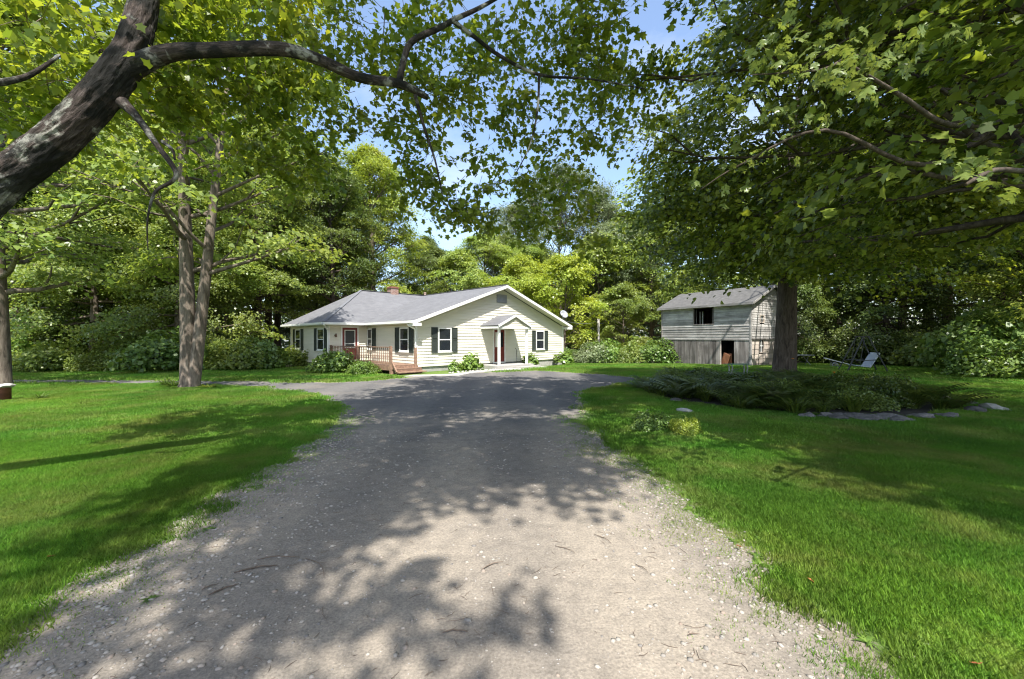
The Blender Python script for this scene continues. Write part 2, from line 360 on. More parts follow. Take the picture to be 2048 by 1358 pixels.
# ------------------------------------------------------------------ leaves and trees
SH = {
 'quad': np.array([(0, 0), (.42, .5), (0, 1), (-.42, .5)]),
 'hex': np.array([(0, 0), (.42, .28), (.3, .62), (0, 1), (-.3, .62), (-.42, .28)]),
 'maple': np.array([(0, 0), (.36, .02), (.31, .28), (.56, .52), (.27, .62), (0, 1), (-.27, .62), (-.56, .52), (-.31, .28), (-.36, .02)]),
 'tri': np.array([(-.3, 0), (.3, 0), (0, 1)]),
}
def leaf_polys(P, Nn, size, shape, rg, dirv=None, curl=.18):
    N = len(P); Nn = Nn/np.linalg.norm(Nn, axis=1)[:, None]
    t = rg.normal(size=(N, 3)) if dirv is None else dirv+rg.normal(size=(N, 3))*.5
    t -= (t*Nn).sum(1)[:, None]*Nn; t /= np.linalg.norm(t, axis=1)[:, None]+1e-9
    s = np.cross(Nn, t); S = SH[shape]
    V = P[:, None, :]+size[:, None, None]*(S[None, :, 0, None]*s[:, None, :]+S[None, :, 1, None]*t[:, None, :])
    V += (size*curl)[:, None, None]*(np.abs(S[:, 0])*1.2-S[:, 1]**2)[None, :, None]*Nn[:, None, :]
    return V
def sprays(c, out, rs, per, rg, tilt=.35, thick=.12, aniso=1.25, droop=.25, nj=.45):
    """c (M,3) centres, out (M,3) outward unit; returns positions, normals, outward"""
    M = len(c); o = out.copy(); o[:, 2] = 0; o /= np.linalg.norm(o, axis=1)[:, None]+1e-6
    s = np.stack([-o[:, 1], o[:, 0], np.zeros(M)], 1); ti = tilt*(.5+rg.random(M)); n = np.stack([o[:, 0]*np.sin(ti), o[:, 1]*np.sin(ti), np.cos(ti)], 1)
    f = np.cross(s, n)*1.0
    f *= np.sign((f*o).sum(1))[:, None]
    k = np.repeat(np.arange(M), per); r = np.sqrt(rg.random(len(k))); th = rg.random(len(k))*2*np.pi
    # ragged rim
    rim = 1+.28*np.sin(3*th+k*1.7)+.18*np.sin(7*th+k*3.1)
    a = r*np.cos(th)*aniso*rim; b = r*np.sin(th)*rim
    P = c[k]+rs[k][:, None]*(a[:, None]*f[k]+b[:, None]*s[k]+(rg.normal(size=len(k))*thick-droop*(a*a+b*b)*.5)[:, None]*n[k])
    Nn = n[k]+rg.normal(size=(len(k), 3))*nj
    return P, Nn, f[k]
def bez(p, d, L, n, up, rg, wob=.12):
    pts = [Vector(p)]; d = Vector(d).normalized()
    for i in range(n):
        d = (d+Vector((rg.normal()*wob, rg.normal()*wob, rg.normal()*wob+up))).normalized(); pts.append(pts[-1]+d*L/n)
    return pts
def grow(seed, H, r0, clear, Rad, prof, nl=34, srs=.9, per=90, ls=.13, shape='quad', elev=(.15, 1.1), up=.03, sec=4, tilt=.35, lean=(0, 0), trunks=None, thick=.12, skip=None, nj=.45, sides=8, droop=.25, cull=None, f0=.28):
    rg = np.random.default_rng(seed); mb = MB(); cs = []; outs = []; rss = []
    specs = trunks or [dict(base=(0, 0), lean=lean, H=H, r=r0)]
    for T in specs:
        n = 12; pts = []; rad = []
        for i in range(n+1):
            t = i/n; w = .25*(T['H']/15)
            pts.append(Vector((T['base'][0]+T['lean'][0]*t*T['H']+w*math.sin(3*t+seed)*t, T['base'][1]+T['lean'][1]*t*T['H']+w*math.cos(4*t+seed)*t, T['H']*t*.97-.15)))
            rad.append(T['r']*((1-t)**.8*.9+.06)*(1+.5*math.exp(-t*T['H']/.35)))
        # extra ring for the root flare
        mb.tube(pts[:1]+[pts[0].lerp(pts[1], .25)]+pts[1:], rad[:1]+[T['r']*.98]+rad[1:], sides+2)
        for i in range(nl//len(specs)):
            t = (i+rg.random())/(nl//len(specs)); h = clear+(T['H']*.96-clear)*t**.9; tt = h/T['H']; k = min(n-1, int(tt*n)); p = pts[k].lerp(pts[k+1], tt*n-k)
            az = i*2.39996+rg.normal()*.3; L = Rad*prof(t)*rg.uniform(.75, 1.12)
            if skip and skip(az, h): continue
            e = elev[0]+(elev[1]-elev[0])*t+rg.normal()*.1
            d = (math.cos(az)*math.cos(e), math.sin(az)*math.cos(e), math.sin(e))
            br = bez(p, d, L, 6, up, rg)
            if cull is not None:
                for _ in range(9):
                    if not cull(np.array([list(br[-1]), list(br[-2]), list(br[4])])).any(): break
                    L *= .82; d = (d[0], d[1], d[2]+.06); br = bez(p, d, L, 6, up, rg)
                if L < .25*Rad*prof(t) and L < 1.2: continue
            rr = max(.02, T['r']*.42*(1-tt*.75)*min(1, L/3))
            mb.tube(br, [rr*(1-.85*j/6)+.006 for j in range(7)], 5, cap=False)
            def put(q, dd, s): cs.append(tuple(q)); outs.append(tuple(dd)); rss.append(srs*s*rg.uniform(.7, 1.25))
            put(br[-1], br[-1]-br[-3], 1)
            for m in range(sec):
                f = f0+(.96-f0)*(m+rg.random())/sec; j = min(5, int(f*6)); q = br[j].lerp(br[j+1], f*6-j); dd = (br[j+1]-br[j]).normalized()
                sgn = 1 if (m+i) % 2 else -1; ang = sgn*rg.uniform(.5, 1.1)
                d2 = Matrix.Rotation(ang, 3, 'Z')@dd; L2 = L*(.5*(1-f)+.16)
                sb = bez(q, d2, L2, 4, up, rg, .16)
                mb.tube(sb, [rr*.4*(1-.8*j/4)+.004 for j in range(5)], 4, cap=False)
                put(sb[-1], sb[-1]-sb[0], .9); put(sb[2], sb[-1]-sb[0], .8)
    cs = np.array(cs); outs = np.array(outs); rss = np.array(rss); axis = outs.copy(); outs /= np.linalg.norm(outs, axis=1)[:, None]+1e-6
    P, Nn, f = sprays(cs, outs, rss, per, rg, tilt, thick, nj=nj, droop=droop)
    if cull is not None:
        kk = ~cull(P); P, Nn, f = P[kk], Nn[kk], f[kk]
    sz = ls*(.65+.7*rg.random(len(P)))
    V = leaf_polys(P, Nn, sz, shape, rg, f)
    return mb.mesh('trunk', True), np_mesh('crown', V, V.shape[1], rg.random(len(P)))
round_p = lambda t: .55+.75*math.sin(math.pi*min(1, t*.85+.12))**.8-.35*t*t
cone_p = lambda t: max(.1, 1.05-t*.95)
egg_p = lambda t: .6+.55*math.sin(math.pi*(t*.8+.15))-.5*t**3

V_ROUND = grow(1, 15, .28, 2.6, 4.3, round_p, nl=46, srs=.95, per=140, ls=.14)
V_TALL = grow(2, 20, .33, 4.5, 4.2, egg_p, nl=52, srs=1.0, per=140, ls=.145)
V_LOW = grow(3, 12, .22, 1.2, 4.2, cone_p, nl=56, srs=.85, per=125, ls=.125, tilt=.5, elev=(-.1, .9), up=0)
V_AIRY = grow(4, 18, .26, 7, 5.2, round_p, nl=38, srs=.85, per=100, ls=.13, elev=(.5, 1.2), nj=.8, thick=.3)
V_SMALL = grow(5, 8, .12, .8, 3.0, round_p, nl=34, srs=.62, per=80, ls=.14)
COUNT = {}
def tree(name, meshes, loc, s=1, rz=0, leaf=L_MID, bk=BARK, label=None, cat='tree', group=None, sz=None):
    e = empty(name, (loc[0], loc[1], zg(*loc[:2])), rz, label=label, cat=cat, group=group); e.scale = (s, s, sz or s)
    link('trunk', meshes[0], e, bk); c = link('crown', meshes[1], e, leaf); return e

# --- the wood: left side
rr = random.Random(11)
LL = 'leafy tree in the dense wood beyond the left lawn'; GL = 'trees of the wood on the left'
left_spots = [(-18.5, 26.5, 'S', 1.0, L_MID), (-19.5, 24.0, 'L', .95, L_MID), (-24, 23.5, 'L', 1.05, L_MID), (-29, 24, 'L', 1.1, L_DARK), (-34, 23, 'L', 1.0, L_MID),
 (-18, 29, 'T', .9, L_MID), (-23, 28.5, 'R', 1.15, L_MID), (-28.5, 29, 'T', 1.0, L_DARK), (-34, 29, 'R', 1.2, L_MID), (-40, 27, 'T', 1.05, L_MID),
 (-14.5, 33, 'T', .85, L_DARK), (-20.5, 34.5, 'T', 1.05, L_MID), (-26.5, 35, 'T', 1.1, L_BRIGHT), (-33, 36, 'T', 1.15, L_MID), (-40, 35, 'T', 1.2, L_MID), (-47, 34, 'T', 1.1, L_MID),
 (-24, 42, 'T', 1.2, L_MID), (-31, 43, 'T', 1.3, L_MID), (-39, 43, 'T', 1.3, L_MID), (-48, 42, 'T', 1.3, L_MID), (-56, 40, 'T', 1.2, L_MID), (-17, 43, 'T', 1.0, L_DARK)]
VM = {'L': V_LOW, 'T': V_TALL, 'R': V_ROUND, 'A': V_AIRY, 'S': V_SMALL}
KL = {'L': 'low-branched', 'T': 'tall', 'R': 'round-crowned', 'S': 'small', 'A': 'airy'}
def treelab(k, y, rows, where, lm_):
    row = 'front row' if y < rows[0] else ('middle row' if y < rows[1] else 'back row')
    return KL[k]+(' dark' if lm_ is L_DARK else ' bright' if lm_ is L_BRIGHT else ' pale' if lm_ is L_PALE else '')+' tree in the '+row+' of '+where
for x, y, k, s, lm in left_spots:
    LL = treelab(k, y, (26, 33), 'the wood left of the house', lm)
    tree('wood_tree', VM[k], (x, y), s, rr.uniform(0, 6.28), lm, BARK_D if rr.random() < .4 else BARK, LL, 'tree', GL)
# --- behind the house and between house and barn
tree('maple_tree', V_TALL, (-12.9, 38), 1.02, .4, L_BRIGHT, BARK, 'tall bright yellow-green maple rising behind the left end of the house roof')
tree('pale_tree', V_ROUND, (-19.2, 38.5), 1.05, 2.4, L_PALE, BARK, 'pale silvery-green tree to the left of the bright tall maple')
tree('airy_tree', V_AIRY, (6.0, 50), 1.22, 1.0, L_PALE, BARK, 'tall thin-crowned tree with bare dark limbs in the gap behind the house')
tree('airy_tree', V_AIRY, (11.0, 52), 1.1, 3.0, L_PALE, BARK, 'second thin-crowned tree standing just right of the tallest airy one')
tree('small_maple', V_SMALL, (4.6, 35.5), 1.08, .6, L_BRIGHT, BARK, 'bright green layered tree just beyond the right end of the house')
tree('small_maple', V_SMALL, (1.0, 39), 1.15, 2.1, L_BRIGHT, BARK, 'bushy bright tree showing over the front gable peak')
tree('airy_tree', V_AIRY, (.5, 56), 1.1, 4.0, L_PALE, BARK, 'thin-crowned tree rising behind the house ridge left of the front gable')
for x, y, k, s, lm in [(-8.4, 44, 'R', .78, L_DARK), (-5.4, 42, 'S', 1.3, L_MID), (-3.0, 46, 'R', .92, L_MID), (-.5, 50, 'R', .98, L_DARK), (2.5, 47, 'R', .85, L_MID), (-10.5, 50, 'R', .95, L_DARK)]:
    tree('wood_tree', VM[k], (x, y), s, rr.uniform(0, 6.28), lm, BARK, treelab(k, y, (43, 47), 'the trees behind the house roof', lm), 'tree', 'trees behind the house')
for x, y, k, s, lm in [(8.6, 41, 'S', 1.45, L_MID), (11.2, 44, 'R', .95, L_PALE), (14.6, 43, 'R', 1.0, L_MID), (13.5, 50, 'R', 1.15, L_PALE), (18, 46, 'R', 1.15, L_MID), (9.8, 36, 'S', .8, L_MID), (17.2, 39, 'L', .8, L_MID), (5.5, 56, 'R', .9, L_DARK), (10, 60, 'R', 1., L_DARK)]:
    tree('wood_tree', VM[k], (x, y), s, rr.uniform(0, 6.28), lm, BARK, treelab(k, y, (42, 47), 'the woods between house and barn', lm), 'tree', 'trees between house and barn')
# --- right side
LR = 'tree in the dark wood beyond the right lawn'
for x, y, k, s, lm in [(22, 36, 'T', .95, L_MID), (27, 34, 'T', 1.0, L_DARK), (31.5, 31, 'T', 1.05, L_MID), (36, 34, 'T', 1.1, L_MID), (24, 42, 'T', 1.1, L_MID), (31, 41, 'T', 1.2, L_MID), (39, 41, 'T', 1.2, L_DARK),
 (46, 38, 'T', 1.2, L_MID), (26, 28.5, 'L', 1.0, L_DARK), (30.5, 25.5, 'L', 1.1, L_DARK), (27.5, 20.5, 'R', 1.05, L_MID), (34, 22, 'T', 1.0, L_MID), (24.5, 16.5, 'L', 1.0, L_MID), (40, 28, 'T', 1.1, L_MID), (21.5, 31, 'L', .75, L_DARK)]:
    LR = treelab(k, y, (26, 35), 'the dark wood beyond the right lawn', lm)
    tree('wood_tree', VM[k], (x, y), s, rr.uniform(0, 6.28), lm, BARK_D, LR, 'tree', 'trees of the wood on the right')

# distant belt of woods (one mass)
rg = np.random.default_rng(99)
M = 4200; ang = rg.uniform(-1.15, 1.15, M); dist = rg.uniform(56, 78, M); hh = rg.random(M)**1.25*(11+3*np.sin(ang*9)+2*np.sin(ang*23+1))
cs = np.stack([np.sin(ang)*dist, np.cos(ang)*dist, hh-1.2], 1); outs = np.tile(np.array([[0., -1, 0]]), (M, 1))
P, Nn, f = sprays(cs, outs, np.full(M, 1.7)*rg.uniform(.7, 1.3, M), 38, rg, .5, .2)
V = leaf_polys(P, Nn, .42*(.7+.6*rg.random(len(P))), 'quad', rg, f)
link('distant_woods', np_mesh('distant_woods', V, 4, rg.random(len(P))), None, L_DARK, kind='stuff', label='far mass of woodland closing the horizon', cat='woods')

# --- twin-trunk tree on the left lawn
TW = grow(21, 16, .3, 3.6, 3.7, round_p, nl=44, srs=.72, per=62, ls=.15, shape='hex', trunks=[dict(base=(-.06, 0), lean=(-.015, .01), H=16.2, r=.26), dict(base=(.08, -.03), lean=(.085, .05), H=15.0, r=.21)], sides=12)
tree('twin_trunk_tree', TW, (-10.9, 13.9), 1, 0, L_MID, BARK, 'rough-barked tree forking into two trunks on the left lawn beside the house drive')
ET = grow(22, 14, .34, 3.4, 4.2, round_p, nl=40, srs=.85, per=60, ls=.16, shape='hex', sides=12)
tree('edge_tree', ET, (-18.3, 14.6), 1, 1.0, L_MID, BARK, 'grey-trunked tree at the left edge beside the rusty pipe')
# --- big maple on the right, in front of the barn
def cull_big(P):   # drops leaves whose shadow would reach the barn, and below the browse line
    c, s_ = math.cos(.5), math.sin(.5); x = 13.2+P[:, 0]*c-P[:, 1]*s_; y = 19.9+P[:, 0]*s_+P[:, 1]*c; z = P[:, 2]
    return ((y+.61*z > 22.3+1.0*np.sin(x*2.1)) & (x < 17.5)) | (z < 3.7+.25*np.sin(x*3)) | (x < 3.7)
BIG = grow(23, 16, .52, 4.5, 8.8, round_p, nl=110, srs=1.05, per=150, ls=.15, shape='hex', elev=(.15, 1.0), sec=6, up=.01, tilt=.45, sides=16, cull=cull_big, skip=lambda az, h: math.sin(az+.5) > .25 and h > 7, lean=(0, -.05))
bm_ = tree('big_maple', BIG, (13.2, 19.9), 1, .5, L_MAPLE, BARK_D, 'huge dark-trunked maple standing in front of the old barn')
# the drooping near side of its crown
rg = np.random.default_rng(77); M = 620
dv = rg.normal(size=(M, 3)); dv /= np.linalg.norm(dv, axis=1)[:, None]; rad_ = (.45+.55*rg.random(M)**.6)[:, None]
cw = np.array([10.4, 14.4, 9.0])+dv*rad_*np.array([6.9, 4.4, 6.2])
kk = (cw[:, 1]+.61*cw[:, 2] < 21.4) & (cw[:, 2] > 2.3+.11*cw[:, 1]) & (cw[:, 0] > 3.9+.35*np.maximum(cw[:, 2]-6, 0)); cw = cw[kk]; M = len(cw)
ov = cw-np.array([13.2, 19.9, 9]); ov /= np.linalg.norm(ov, axis=1)[:, None]
mi = (Matrix.Translation((13.2, 19.9, 0))@Matrix.Rotation(.5, 4, 'Z')).inverted()
P, Nn, f = sprays(cw, ov, 1.0*rg.uniform(.7, 1.3, M), 110, rg, .5, .12)
V = leaf_polys(P, Nn, .145*(.65+.7*rg.random(len(P))), 'hex', rg, f); me = np_mesh('bough_leaves', V, 6, rg.random(len(P))); me.transform(mi); link('bough_leaves', me, bm_, L_MAPLE)
tb3_ = MB()
for c_ in cw[::3]:
    q = Vector(c_); a_ = Vector((13.2, 19.6, min(13, max(4.5, q.z-.5)))); md = q.lerp(a_, .25)+Vector((0, 0, .15)); e_ = q.lerp(a_, .55)+Vector((0, 0, .1))
    tb3_.tube([mi@q, mi@md, mi@e_], [.008, .016, .03], 4, cap=False)
tb3_.build('bough_stems', BARK_D, bm_)
# --- maple just outside the right edge, its boughs hanging into the picture
def cull_nr(P):
    m = Matrix.Rotation(2.0, 3, 'Z'); x = 10.6+P[:, 0]*m[0][0]+P[:, 1]*m[0][1]; y = 7.6+P[:, 0]*m[1][0]+P[:, 1]*m[1][1]; z = P[:, 2]
    return (z < 2.3+.12*np.maximum(y, 0)+.25*np.sin(x*2.3+y)) | ((y+.61*z < 6.2) & (x < 8))
NR = grow(24, 15, .26, 4.2, 6.9, round_p, nl=66, srs=.85, per=130, ls=.125, shape='maple', elev=(.04, 1.1), sec=6, up=.0, tilt=.5, cull=cull_nr, f0=.12)
nr = tree('overhanging_maple', NR, (10.6, 7.6), 1, 2.0, L_MAPLE, BARK_D, 'maple whose big leaves hang low into the upper right corner')

# --- leaning maple, upper left
def W3(px, py, Y): return Vector(((px-1024)/820*Y, Y, 1.7+(675-py)/820*Y))
def rough_tube(pts, rads, n=110, amp=.1, sub=48):
    # spline through the points with displaced bark
    P = [Vector(p) for p in pts]; out = []; rad = []
    for i in range(len(P)-1):
        p0 = P[max(0, i-1)]; p1 = P[i]; p2 = P[i+1]; p3 = P[min(len(P)-1, i+2)]
        for k in range(sub):
            t = k/sub
            out.append(.5*((2*p1)+(p2-p0)*t+(2*p0-5*p1+4*p2-p3)*t*t+(3*p1-p0-3*p2+p3)*t**3)); rad.append(rads[i]*(1-t)+rads[i+1]*t)
    out.append(P[-1]); rad.append(rads[-1])
    mb = MB(); mb.tube(out, rad, n); mb.bk = []; acc = 0
    for k in range(len(out)):
        if k: acc += (out[k]-out[k-1]).length
        for q in range(n): mb.bk.append((rad[k]*math.cos(q*2*math.pi/n), rad[k]*math.sin(q*2*math.pi/n), acc))
    for i, v in enumerate(mb.v):
        k = min(i//n, len(out)-1); c = out[k]; v = Vector(v); q = v*3.2
        bk = Vector(mb.bk[i]); d = mnoise.noise(v*1.3)*.8+mnoise.noise(v*5)*.4+((.9-2.2*abs(mnoise.noise(Vector((bk.x*16+bk.z, bk.y*16, bk.z*3.2))))-.9*abs(mnoise.noise(Vector((bk.x*36, bk.y*36, bk.z*9))))) if n > 20 else 0)
        mb.v[i] = tuple(c+(v-c)*(1+amp*d))
    return mb, out, rad
lm = empty('leaning_maple', (-8.2, 3.2, 0), label='leaning lichen-spotted maple reaching in from the left with a long crooked limb', cat='tree')
def inw(o, e): o.location = -Vector(e.location); return o
mbt, tp, tr_ = rough_tube([(-8.3, 3.1, -.1), (-7.6, 3.4, 1.3), W3(-180, 500, 4.0), W3(0, 365, 4.2), W3(130, 265, 4.3), W3(240, 140, 4.4), W3(285, 20, 4.6), W3(300, -160, 5), W3(330, -420, 5.4)], [.34, .23, .19, .172, .165, .155, .13, .11, .08])
inw(mbt.build('trunk', BARK_L, lm, True), lm)
limbs = [
 ([W3(235, 150, 4.4), W3(330, 108, 4.45), W3(430, 100, 4.5), W3(560, 98, 4.7), W3(640, 120, 4.9), W3(720, 155, 5.1), W3(800, 168, 5.3), W3(855, 195, 5.5)], [.12, .088, .078, .073, .066, .062, .058, .038]),
 ([W3(798, 168, 5.3), W3(808, 120, 5.35), W3(825, 82, 5.4), W3(880, 55, 5.6), W3(910, 38, 5.7), W3(960, 15, 5.9), W3(1040, -30, 6.2)], [.045, .043, .042, .04, .035, .03, .018]),
 ([W3(905, 42, 5.7), W3(950, 75, 5.8), W3(1000, 112, 6), W3(1080, 150, 6.2), W3(1180, 158, 6.5), W3(1290, 178, 6.8)], [.032, .03, .027, .022, .017, .01]),
 ([W3(245, 205, 4.35), W3(275, 235, 4.3), W3(310, 285, 4.25), W3(350, 340, 4.2), W3(345, 362, 4.2), W3(310, 385, 4.2), W3(295, 440, 4.2), W3(296, 500, 4.2)], [.06, .036, .028, .023, .019, .014, .008, .005]),
 ([W3(1078, 150, 6.2), W3(1075, 220, 6.2), W3(1060, 290, 6.2), W3(1030, 350, 6.2)], [.02, .015, .011, .006]),
 ([W3(830, 190, 5.4), W3(850, 260, 5.5), W3(870, 320, 5.6), W3(885, 390, 5.7)], [.026, .02, .014, .006]),
 ([W3(-60, 170, 3.6), W3(0, 165, 3.6), W3(60, 150, 3.7), W3(120, 110, 3.8)], [.03, .03, .022, .012]),
 ([W3(150, 20, 5.2), W3(190, 80, 5), W3(215, 150, 4.8)], [.05, .05, .06]),
 ([W3(300, -100, 5), W3(480, -160, 5.6), W3(700, -260, 6.5), W3(900, -420, 7.5)], [.1, .09, .07, .03]),
 ([W3(325, 283, 4.25), W3(345, 300, 4.2), W3(350, 320, 4.2)], [.02, .014, .008]),
]
for pts, rad in limbs:
    b_, _, _ = rough_tube(pts, rad, 12 if rad[0] > .05 else 7, .09, 5); inw(b_.build('limb', BARK_L, lm, True), lm)
# leaf masses hanging off those limbs: centre (px,py,depth), spread (m), number of twigs, leaves a twig
def hang(blobs, seed, shape, ls, leafper=(14, 26), twl=(.25, .6)):
    rg = np.random.default_rng(seed); P = []; N = []; mb = MB(); D = []
    for (c, sx, sy, szz, n) in blobs:
        for _ in range(n):
            while True:
                g = rg.uniform(-1, 1, 3)
                if g@g < 1: break
            p = np.array([c[0]+g[0]*sx, c[1]+g[1]*sy, c[2]+g[2]*szz])
            az = rg.uniform(0, 6.28); L = rg.uniform(*twl); e = rg.uniform(-.9, .15)
            d = np.array([math.cos(az)*math.cos(e), math.sin(az)*math.cos(e), math.sin(e)])
            q = p+d*L; mid = p+d*L*.5+np.array([0, 0, .04])
            mb.tube([tuple(p-d*.15+np.array([0, 0, .05])), tuple(p), tuple(mid), tuple(q)], [.0045, .004, .003, .0015], 3, cap=False)
            k = rg.integers(*leafper); t = rg.random(k)
            side = np.array([-d[1], d[0], 0])/(math.hypot(d[0], d[1])+1e-6)
            lp = p+d*(L*1.05*t)[:, None]+side*(rg.normal(size=k)*L*.28)[:, None]+np.array([0, 0, 1])*(rg.normal(size=k)*.05-.03)[:, None]
            P.append(lp); nn = np.tile([d[0]*.5, d[1]*.5, .85], (k, 1))+rg.normal(size=(k, 3))*.5; N.append(nn); D.append(np.tile(d+np.array([0, 0, -.3]), (k, 1)))
    P = np.concatenate(P); N = np.concatenate(N); D = np.concatenate(D)
    V = leaf_polys(P, N, ls*(.6+.7*rg.random(len(P))), shape, rg, D)
    return np_mesh('foliage', V, V.shape[1], rg.random(len(P))), mb
def B(px, py, Y, sx, sy, sz, n): return (tuple(W3(px, py, Y)), sx, sy, sz, n)
blobs = [
 B(60, 60, 4.6, 1.0, .9, .6, 60), B(200, 20, 5.4, 1.2, 1.2, .7, 54), B(90, 200, 5.2, .9, .8, .5, 50), B(420, 40, 5.6, 1.3, 1.3, .6, 80), B(480, 130, 5.8, 1.0, 1.0, .55, 50),
 B(560, 30, 6.2, 1.3, 1.3, .7, 64), B(600, 200, 6.4, .9, 1, .5, 32), B(520, 280, 7, .9, 1.0, .5, 45), B(600, 330, 7.2, .6, .8, .4, 22), B(720, 60, 6.3, 1.0, 1.2, .6, 48), B(740, 200, 6.6, .9, 1.0, .4, 26),
 B(860, 100, 6.6, .9, 1.1, .6, 32), B(860, 250, 6.9, .8, 1.0, .5, 26), B(960, 60, 6.9, 1.1, 1.2, .6, 34), B(980, 200, 7.1, .9, 1.1, .5, 26), B(1090, 60, 7.1, 1.1, 1.2, .7, 44), B(1080, 230, 7.3, .8, 1.0, .6, 24),
 B(830, 350, 7.4, .45, .8, .6, 22), B(890, 400, 7.6, .7, .8, .35, 24), B(1010, 350, 7.6, .8, .8, .5, 24), B(960, 430, 8.0, .7, .8, .25, 18), B(1120, 370, 7.8, .8, .9, .5, 30), B(1080, 440, 8.2, .8, .8, .3, 18), B(1190, 110, 7.4, .9, 1.2, .7, 60), B(1230, 250, 7.8, .8, 1, .7, 30), B(1150, 460, 8.2, .6, .7, .3, 14),
 B(330, 170, 5.0, .6, .6, .35, 40), B(240, 280, 6.5, 1.0, .9, .5, 20),
 # high crown, out of view over drive and camera, is placed to shade the drive
]
fm, tb = hang(blobs, 5, 'maple', .095, (15, 27))
top = [((-.7, 4.2, 12.9), 2.6, 3.4, 1.3, 400), ((2.8, 4.2, 13.1), 2.6, 3.4, 1.3, 400), ((.6, 7.6, 13.3), 3.8, 2.4, 1.2, 320), ((-.4, -.9, 12.2), 2.7, 2.3, 1.2, 470), ((1.7, -.8, 12.4), 1.2, 2.2, 1.1, 200), ((-1.5, -2.4, 12.0), 1.6, 2.0, 1.1, 130),
       ((-.8, -4.4, 11.0), 2.1, 1.5, 1.2, 85)]
fm2, tb2 = hang(top, 8, 'hex', .145, (20, 34), (.35, .8))
inw(link('foliage', fm2, lm, L_NEAR), lm)
ml = MB(); ml.v, ml.f = tb2.v, tb2.f; inw(ml.build('twigs', TWIG, lm), lm)
for q in ([W3(330, -420, 5.4), (-1.6, 5.0, 10.5), (-.5, 5.6, 12.6), (1.5, 7.6, 13.4)], [(-1.6, 5.0, 10.5), (-1.8, 2.6, 12.0), (-1.0, -.5, 12.2), (-.8, -3.6, 11.2)], [(-.5, 5.6, 12.6), (1.4, 3.6, 13.0), (2.6, .4, 12.6)]):
    b_, _, _ = rough_tube(q, [.09, .07, .05, .02], 8, .06, 4); inw(b_.build('limb', BARK_L, lm, True), lm)
inw(link('foliage', fm, lm, L_NEAR), lm); inw(tb.build('twigs', TWIG, lm), lm)

# unseen upper crown added to the overhanging maple to shade the right lawn
top = [((6.8, 2.4, 12.6), 2.2, 2.8, 1.2, 420), ((9.0, .6, 12.4), 2.6, 3.4, 1.2, 520), ((4.6, 5.2, 13.4), 1.8, 2.4, 1.2, 120), ((7.6, 4.8, 13.4), 2.6, 2.4, 1.2, 400), ((10.5, 3, 13), 2.4, 3, 1.2, 300), ((7.6, -2.2, 12.6), 2.6, 2.3, 1.2, 420), ((11.2, -2.0, 12.6), 2.4, 2.6, 1.2, 320)]
fm3, tb3 = hang(top, 9, 'hex', .15, (20, 34), (.35, .8))
Mi = (Matrix.Translation((10.6, 7.6, 0))@Matrix.Rotation(2.0, 4, 'Z')).inverted()
for me_, mt_, nm_ in ((fm3, L_NEAR, 'foliage'), (tb3.mesh('twigs'), TWIG, 'twigs')):
    o = link(nm_, me_, nr, mt_); me_.transform(Mi)
for q in ([(10.4, 7.4, 9.5), (8.6, 4.8, 12), (6.5, 2.5, 13), (5, 1, 12.8)], [(8.6, 4.8, 12), (6, 5, 13.2), (4.2, 5.2, 13.4)], [(8.6, 4.8, 12), (9, 2, 12.6), (8.6, -1, 12.4)]):
    b_, _, _ = rough_tube([Mi@Vector(p) for p in q], [.1, .07, .05, .02][:len(q)], 8, .06, 4); b_.build('limb', BARK_D, nr, True)

# large leaves near the lens on the right bough: each one a leaf
def leaf_mesh(k):
    half = [(.05, 0), (.30, -.05), (.27, .08), (.47, .10), (.38, .22), (.62, .42), (.46, .46), (.50, .60), (.27, .55), (.24, .66), (.30, .80), (.13, .82), (0, 1.05)]
    S = half+[(-x, y) for x, y in half[-2::-1]]; q = random.Random(k); c1, c2, c3 = q.uniform(.15, .5), q.uniform(.1, .45), q.uniform(-.25, .25)
    def zz(x, y): return -c1*abs(x)**1.3-c2*y*y+c3*x*y+.05*math.sin(9*x+k)*math.cos(7*y)
    mid = [(0, .12), (0, .42), (0, .72)]; vs = [(x, y, zz(x, y)) for x, y in mid+S]; n = len(S); fs = []
    for i in range(n-1):
        y = (S[i][1]+S[i+1][1])/2; m_ = 0 if y < .27 else 1 if y < .57 else 2; fs.append((m_, 3+i, 3+i+1))
    fs += [(0, 3+n-1, 3), (0, 3+3, 1), (0, 1, 3+n-4), (1, 3+8, 2), (1, 2, 3+n-9)]
    me = bpy.data.meshes.new('leaf'); me.from_pydata(vs, [], fs)
    a = me.attributes.new('lr', 'FLOAT', 'POINT'); a.data.foreach_set('value', [q.uniform(.25, .75)]*len(vs)); me.update(); me.shade_smooth(); return me
LFS = [leaf_mesh(k) for k in range(5)]
bough = MB()
bpts = [nr.matrix_world.inverted()@Vector((0, 0, 0))]
r3 = random.Random(3)
def tolocal(p):
    m = Matrix.Rotation(-2.0, 4, 'Z'); return m@(Vector(p)-Vector((10.6, 7.6, 0)))
paths = [[(10.3, 7.5, 4.9), (7.5, 6.3, 5.0), W3(1760, 120, 4.6), W3(1640, 140, 4.0), W3(1500, 150, 3.9)],
         [(7.5, 6.3, 5.0), W3(1900, 250, 4.6), W3(1800, 190, 3.9), W3(1700, 130, 3.5)],
         [(7.5, 6.3, 5.0), W3(1850, 330, 4.8), W3(1650, 260, 4.6), W3(1480, 330, 4.8), W3(1400, 380, 5.0)],
         [(7.5, 6.3, 5.0), W3(2080, 330, 4.0), W3(1990, 340, 3.3), W3(1930, 370, 3.1)]]
for ph in paths:
    b_, o_, r_ = rough_tube([tolocal(p) for p in ph], [.045, .028, .019, .011, .005][:len(ph)], 7, .05, 5)
    bough.add(b_.v, b_.f)
bo = bough.build('bough', BARK_D, nr, True)
